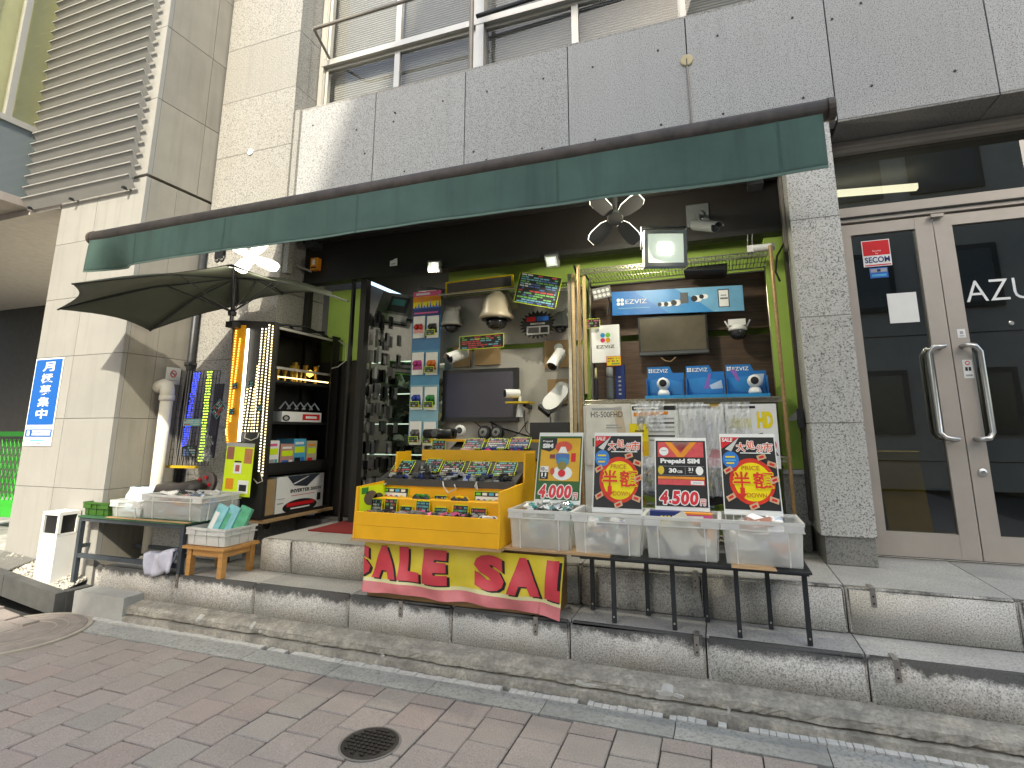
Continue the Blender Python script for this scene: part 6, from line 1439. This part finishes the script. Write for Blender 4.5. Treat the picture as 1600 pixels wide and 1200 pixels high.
G().box(-.905, -.88, 3.90, 3.915, 1.55, 2.45).obj('led_batten', mat('dim_led_tape', (.40, .30, .14), .4), rk)
t = thing('walnut_panel', 'dark walnut boards behind the wire rack with a lime gap between', 'panel', (-.25, 4.3, 1.5))
for z0, z1 in ((1.5, 1.985), (2.035, 2.47)): G().box(-.93, .43, 4.29, 4.31, z0, z1).obj('board', WOODD, t)
EZB = mat('display_blue', (.012, .16, .46), .4, .05); EZL = mat('display_sky', (.16, .40, .60), .4)
def flower(p, x, y, r, ms, l=3, asp=1):
    for k, (dx, dy) in enumerate(((-1, 1), (1, 1), (-1, -1), (1, -1))): p.oval(x+dx*r*1.1, y+dy*r*1.1*asp, r, r*asp, ms[k % len(ms)], l, n=14)
o = at(957, 493, 4.12); r_ = at(1163, 485, 4.12); tz = at(953, 459, 4.12).z-o.z
t, p = card('brand_board', 'long blue camera brand board across the top of the wire rack', 'sign', (o.x, 4.12, o.z), (r_.x-o.x, 0, r_.z-o.z), EZ, (r_-o).length, tz+.012, EZB, .01)
p.poly([(.45, 0), (1, 0), (1, 1), (.2, 1), (.2, .9), (.3, .55)], mat('display_mid', (.04, .24, .52), .4), 1).poly([(.78, 0), (1, 0), (1, 1), (.5, 1), (.66, .5)], EZL, 2)
flower(p, .068, .55, .014, [PW], 3, 5.2); p.text('EZVIZ', .11, .46, .28, .64, PW, 3, bold=.0).rect(.05, .26, .3, .30, EZL, 3)
for k, (x, y, rr) in enumerate(((.38, .38, .02), (.43, .38, .022), (.49, .42, .028), (.645, .55, .03), (.70, .62, .022))): p.oval(x+.02, y, rr*1.3, rr*4.6, PW, 4); p.oval(x, y, rr*.8, rr*4, PK, 5)
p.rect(.54, .38, .60, .82, DGREY, 4).rect(.82, .16, .90, .88, PK, 4).rect(.826, .19, .894, .84, PW, 5).rect(.84, .6, .88, .66, GREYP, 6).rect(.835, .48, .89, .54, DGREY, 6); p.done(t)
for i, px in enumerate((973, 1140)):
    for j, (y0, y1) in enumerate(((446-12*i, 460-14*i), (493-6*i, 505-6*i))): pass
# monitor
o, r_, t_ = at(999, 557, 4.15), at(1108, 553, 4.15), at(994, 497, 4.15)
t = thing('monitor', 'dark flat monitor under the blue brand board', 'monitor', ((o.x+r_.x)/2, 4.17, o.z))
G().box(o.x, r_.x, 4.15, 4.19, o.z, t_.z).obj('casing', BLACK, t, bevel=.004); G().box(o.x+.014, r_.x-.014, 4.147, 4.1495, o.z+.035, t_.z-.012).obj('screen', mat('dim_screen', (.09, .075, .05), .35, .5, 2, spec=.3), t); G().box(o.x+.004, r_.x-.004, 4.1465, 4.1495, o.z+.008, o.z+.03).obj('chin', DGREY, t)
G().box((o.x+r_.x)/2-.05, (o.x+r_.x)/2+.05, 4.19, 4.29, o.z+.1, o.z+.2).obj('wall_mount', DKMET, t)
G().tube([at(1033, 559, 4.16), at(1040, 564, 4.16), at(1048, 565, 4.16), at(1056, 558, 4.16)], .005, 6).obj('cable', mat('tan_cable', (.3, .2, .1), .5), t)
c = at(1153, 515, 4.12); t = thing('dome_camera', 'white pan camera with two aerials and a black ball right of the monitor', 'camera', (c.x, 4.12, c.z-.06))
G().box(c.x-.062, c.x+.055, 4.10, 4.24, c.z+.03, c.z+.075).obj('base', WHITE, t, bevel=.008); G().lathe([(.05, .03), (.066, .005), (.06, -.005)], (c.x, 4.14, c.z), n=22).obj('collar', WHITE, t, smooth=True); G().lathe([(.06, -.006), (.062, -.03), (.04, -.062), (.015, -.07)], (c.x, 4.14, c.z), n=22).obj('ball', DG, t, smooth=True)
for s_ in (-1, 1): G().bar((c.x+s_*.06, 4.13, c.z+.02), (c.x+s_*.085, 4.13, c.z+.07), .01).obj('aerial', WHITE, t)
# white rounded brand box, torches
o = at(925, 567, 3.98); tz = at(928, 509, 3.98); w = at(969, 565, 3.98).x-o.x
t = thing('brand_lightbox', 'white rounded plate with a four-colour flower mark on the left of the rack', 'sign', (o.x+w/2, 4.0, o.z))
G().box(o.x, o.x+w, 3.985, 4.02, o.z, tz.z).obj('plate', WHITE, t, bevel=.016)
p = Print((o.x, 3.984, o.z), EX, EZ, w, tz.z-o.z); flower(p, .5, .66, .085, [mat('petal_blue', (.02, .25, .55), .4), mat('petal_green', (.15, .45, .04), .4), mat('petal_red', (.55, .02, .08), .4), mat('petal_amber', (.65, .33, .01), .4)], 1, .72); p.text('EZVIZ', .18, .38, .82, .46, PK, 1, bold=.0); p.done(t)
tagcard('small neon edged card hung over the white brand plate', 927, 505, .095, .065, 3.95, 0, [RED, PP, LIMEP], NEON)
tagcard('bright yellow price card before the white brand plate', 959, 564, .10, .065, 3.93, 0, [RED, LIMEP, PO], RED, zig=False, base=PY)
for i, (px, m, lb) in enumerate(((932, BLACK, 'slim black torch standing at the left of the rack shelf'), (954, DGREY, 'stout dark torch with a clear head standing on the rack shelf'))):
    b = at(px, 622, 3.95); z0 = 1.503; t = thing('torch', lb, 'torch', (b.x, 3.95, z0)); rr = .016+.012*i
    G().lathe([(rr*1.2, 0), (rr, .02), (rr, .15), (rr*.9, .16)], (b.x, 3.95, z0), n=14).obj('body', m, t, smooth=True); G().lathe([(rr*.8, .161), (rr*(.9 if i else .6), .19), (rr*(.9 if i else .5), .24)], (b.x, 3.95, z0), n=14).obj('head', mat('torch_glow', (.45, .42, .2), .3) if i == 0 else GREYB, t, smooth=True)
c = at(967, 600, 3.99); box_thing('slim_carton', 'slim dark blue carton beside the stout torch', 'box', c.x-.02, c.x+.045, 3.98, 4.02, 1.503, 1.76, NAVY, lambda p: [p.rect(.3, .15+.12*k, .6, .2+.12*k, GREYP) for k in range(5)], 'y')
c = at(940, 458, 3.98); t = thing('led_spot', 'small white six-lamp LED spot at the upper left of the rack', 'lamp', (c.x, 3.98, c.z-.04)); Mx = Matrix.Translation(c) @ Matrix.Rotation(R(-8), 4, 'Y') @ Matrix.Rotation(R(25), 4, 'X')
g = G(); g.M = Mx; g.box(-.07, .07, 0, .03, -.042, .042); g.obj('housing', GREYB, t, bevel=.01)
for k in range(8): g = G(); g.M = Mx; g.lathe([(.014, 0), (.010, -.002)], (-.05+.033*(k % 4), -.001, -.018+.036*(k//4)), (0, -1, 0), 10); g.obj('lens', mat('led_lens', (.7, .72, .68), .25), t)
G().tube([c+Vector((.03, .03, 0)), c+Vector((.05, .06, -.06)), c+Vector((.03, .05, -.16))], .006, 6).obj('cable', BLACK, t)
# three blue brand trays
for i, (x0, x1, y0, y1) in enumerate(((1011, 1069, 578, 618), (1073, 1134, 576, 618), (1137, 1202, 574, 618))):
    a, b = at(x0, y1, 3.93), at(x1, y1, 3.93); z0, z1 = 1.503, at(x0, y0-6, 3.93).z; w = b.x-a.x; h = z1-z0
    t = thing('camera_tray', ['left blue brand display tray with a white ball camera', 'middle blue brand display tray with a purple lit camera photo', 'right blue brand display tray with a black camera'][i], 'display tray', ((a.x+b.x)/2, 3.95, z0), group='blue display trays on the rack')
    G().prism([(a.x, 4.02, z0), (b.x, 4.02, z0), (b.x, 4.02, z0+h*.8), (a.x+w*.70, 4.02, z0+h*.8), (a.x+w*.62, 4.02, z1), (a.x, 4.02, z1)], (0, .008, 0)).obj('back_card', EZB, t); G().box(a.x-.01, b.x+.005, 3.90, 4.019, z0, z0+.022).obj('tray', mat('tray_blue', (.02, .26, .56), .35), t, bevel=.003)
    for x in (a.x, b.x-.004): G().box(x, x+.004, 3.93, 4.018, z0+.022, z0+h*.62).obj('side_card', EZB, t)
    p = Print((a.x, 4.019, z0), EX, EZ, w, h); flower(p, .085, .88, .028, [PW], 1, w/h); p.text('EZVIZ', .17, .82, .58, .93, PW, 1, bold=.01).poly([(.05, .2), (.95, .15), (.95, .5), (.5, .65), (.05, .6)], mat('tray_sheen', (.03, .22, .52), .3), 1)
    if i == 1: p.poly([(.45, .3), (.6, .75), (.66, .75), (.58, .3)], mat('tray_purple', (.25, .12, .45), .4), 2).poly([(.6, .4), (.92, .55), (.95, .3), (.65, .28)], mat('tray_glow', (.5, .6, .72), .4), 2)
    if i == 2: p.poly([(.1, .85), (.25, .85), (.35, .5), (.28, .5)], mat('tray_purple', (.25, .12, .45), .4), 2).poly([(.7, .7), (.95, .7), (.88, .35), (.78, .35)], mat('tray_glow', (.5, .6, .72), .4), 2)
    p.done(t)
    if i != 1:
        c = Vector((a.x+w*(.45 if i == 0 else .68), 3.96, z0+.09)); k = thing('ball_camera', ['white indoor ball camera in the left blue tray', 'black faced ball camera in the right blue tray'][i//2], 'camera', (c.x, 3.96, z0+.023))
        G().lathe([(.04, -.066), (.042, -.05), (.03, -.025)], c, n=20).obj('foot', WHITE, k, smooth=True); G().lathe([(.004, -.045), (.03, -.035), (.045, -.01), (.045, .01), (.03, .035), (.004, .045)], c+Vector((0, 0, .018)), n=22).obj('ball', WHITE, k, smooth=True); G().lathe([(.026, 0), (.024, .006), (.01, .009)], c+Vector((0, -.039, .02)), (0, -1, 0), 18).obj('face', BLACK, k)
# goods posters below the shelf
Y_ = 3.842
def pj(i):
    def f(p):
        if i == 0:
            p.text('HS-500FHD', .12, .78, .82, .875, PK, 1, bold=-.004).rect(.14, .9, .8, .94, GREYP).rect(.45, .64, .72, .66, GREYP).rect(.45, .6, .8, .62, GREYP).rect(.14, .30, .34, .44, PG).poly([(.42, .30), (.95, .30), (.95, .42), (.88, .48), (.52, .48), (.42, .40)], DGREY).rect(.45, .33, .93, .36, GREYP, 2).poly([(.62, .94), (.8, .96), (.9, .45), (.7, .45)], mat('poster_beige', (.55, .45, .33), .5), 0)
        elif i == 1:
            p.rect(.02, .90, .98, .97, PK).rect(.06, .92, .6, .95, PW, 2).poly([(.05, .8), (.8, .83), (.8, .88), (.05, .86)], PO).rect(.12, .45, .28, .8, DGREY)
            for k in range(6): p.rect(.35+.03*(k % 2), .75-.07*k, .92, .775-.07*k, [GREYP, PK, GREYP][k % 3])
        elif i == 2:
            p.rect(.0, .93, .7, .97, PK).rect(.7, .93, .9, 1, GOLD).poly([(.3, .3), (.65, .4), (.75, .7), (.4, .65)], mat('pouch_grey', (.60, .62, .66), .4)); [p.rect(.06+.13*k, .6+.03*(k % 3), .075+.13*k, .85, GREYP, 2) for k in range(7)]; p.poly([(.5, .0), (1, .05), (1, .25), (.7, .3)], mat('poster_rose', (.62, .30, .33), .5))
        else:
            p.text('HD', .62, .62, .92, .88, PY, 2, bold=.06).text('FULL', .1, .66, .55, .82, mat('pale_yellow', (.66, .62, .30), .5), 2, bold=.03) if 0 else p.text('HD', .62, .62, .92, .88, PY, 2, bold=.06)
            p.rect(.06, .93, .6, .97, PK).poly([(.2, .15), (.45, .5), (.7, .55), (.98, .2)], DGREY).poly([(.35, .2), (.45, .5), (.62, .42), (.7, .2)], RED, 2).oval(.85, .36, .1, .09, RED, 3).poly([(.55, .2), (.8, .35), (.85, .2)], mat('poster_rose', (.62, .30, .33), .5), 3).rect(.08, .62, .5, .78, mat('pale_yellow', (.66, .62, .30), .5))
    return f
GLOS = mat('glossy_pale_sheet', (.78, .78, .77), .2, .08, 8, spec=.7); CREAMP = mat('greige_sheet', (.68, .65, .59), .5)
for i, (x0, x1, m) in enumerate(((914, 986, CREAMP), (985, 1059, GLOS), (1059, 1131, GLOS), (1131, 1213, GLOS))):
    a, b = at(x0, 632, Y_), at(x1, 632, Y_); t, p = card('product_sheet', ['greige dashcam product sheet under the rack shelf', 'glossy sheet with a black header under the rack shelf', 'glossy sheet with hanging silver pouches under the rack shelf', 'glossy sheet with red camera and large yellow HD lettering'][i], 'poster', (a.x+.004, Y_-.003*i, 1.045), EX, EZ, b.x-a.x-.008, a.z-1.045, m, .002); pj(i)(p); p.done(t)
t, p = card('yellow_card', 'yellow price card with a red 18 between two posters', 'price card', at(985, 712, 3.80), EX, EZ, .125, .215, PY); p.rect(.0, .0, 1, .45, mat('deep_yellow', (.70, .42, .01), .5)).text('18', .2, .08, .7, .36, RED, 2, bold=.06).rect(.3, .75, .8, .79, PK).poly([(.5, .5), (.58, .55), (.8, .7), (.6, .6)], PG); p.done(t)
tag(G().box(-.905, -.845, 3.855, 3.875, .66, 1.46).obj('white_batten', PAPER), 'white board edge beside the left post of the wire rack', 'board')
fill('hanging_stock', 'dark bagged stock hanging low on the wire rack behind the posters', -.86, .38, 3.87, 3.98, .66, 1.06, [BLACK, DGREY, POLY, GREYP, mat('bag_blue', (.14, .19, .26), .4), PW, GOLD, mat('bag_maroon', (.12, .03, .03), .5)], 150, .13, .5)
for i, (px, py, w, h, lb) in enumerate(((1016, 650, .20, .20, 'crinkled clear bag over the black-headed sheet'), (1078, 660, .19, .26, 'clear bag hanging over the silver pouches'), (1112, 668, .16, .28, 'narrow clear bag between the third and fourth sheets'), (1150, 655, .18, .22, 'clear bag hanging over the yellow lettering sheet'), (1012, 740, .16, .22, 'low clear bag showing between the second and third posters'), (1115, 745, .15, .24, 'low clear bag of blue goods between the two right posters'))):
    c = at(px, py, 3.80); rnd = random.Random(i)
    ph = [rnd.uniform(0, 6) for _ in range(4)]
    def bagf(u, v, c=c, w=w, h=h, ph=ph, s_=1): return (c.x+w*(u-.5)*(1-.1*math.sin(math.pi*v)), 3.80-s_*(.022*math.sin(math.pi*u)*math.sin(math.pi*min(1, v*1.1)))-.010*math.sin(17*u+5*v+ph[0])-.007*math.sin(31*u-11*v+ph[1])+rnd.uniform(-.004, .004), c.z+h*(v-.5))
    g = G(); g.grid(bagf, 14, 16); tag(g.obj('clear_bag', BAGM), lb, 'bag')
# on top of the rack
c = at(1188, 389, 3.92); t = thing('aerial_camera', 'white camera with two aerials lying on top of the rack', 'camera', (c.x, 3.92, 2.5)); G().tube([(c.x-.05, 3.92, 2.53), (c.x+.07, 3.92, 2.53)], .026, 14).obj('body', WHITE, t); G().tube([(c.x+.07, 3.92, 2.53), (c.x+.09, 3.92, 2.53)], .027, 14).obj('hood', GREYB, t); G().box(c.x-.085, c.x-.045, 3.90, 3.94, 2.495, 2.55).obj('base', WHITE, t)
for dx in (-.08, -.05): G().tube([(c.x+dx, 3.93, 2.55), (c.x+dx+.008, 3.93, 2.64)], .004, 6).obj('aerial', GREYB, t)
tag(G().prism([at(1075, 417, 3.95), at(1137, 411, 3.95), at(1132, 421, 3.95), at(1068, 423, 3.95)], (0, .25, 0)).obj('black_tray', BLACK), 'flat black tray lying on the top wire shelf', 'tray')
tag(G().tube([at(1226, 330, 3.98), at(1222, 350, 3.97), at(1228, 375, 3.97), at(1214, 400, 3.97), at(1212, 425, 3.97), at(1219, 440, 3.97)], .007, 6).obj('hanging_lead', BLACK), 'tangled black lead hanging beside the right granite pillar', 'cable')
c = at(1247, 652, 4.0); t = thing('shutter_lock', 'grey metal lock bracket on the shutter guide beside the right pillar', 'lock', (.51, 3.96, c.z-.06)); G().box(.495, .53, 3.94, 3.988, c.z-.07, c.z+.055).obj('box', DKMET, t); G().prism([(.43, 3.96, c.z-.02), (.494, 3.96, c.z+.04), (.494, 3.96, c.z-.02)], (0, .03, 0)).obj('flap', GREYB, t)
c = at(920, 440, 3.95); tag(G().tube([at(897, 415, 3.9), at(900, 425, 3.9), at(905, 432, 3.9), at(915, 430, 3.95), at(920, 438, 3.95)], .008, 6).obj('coiled_lead', BLACK), 'short black lead draped on the top left of the wire rack', 'cable')
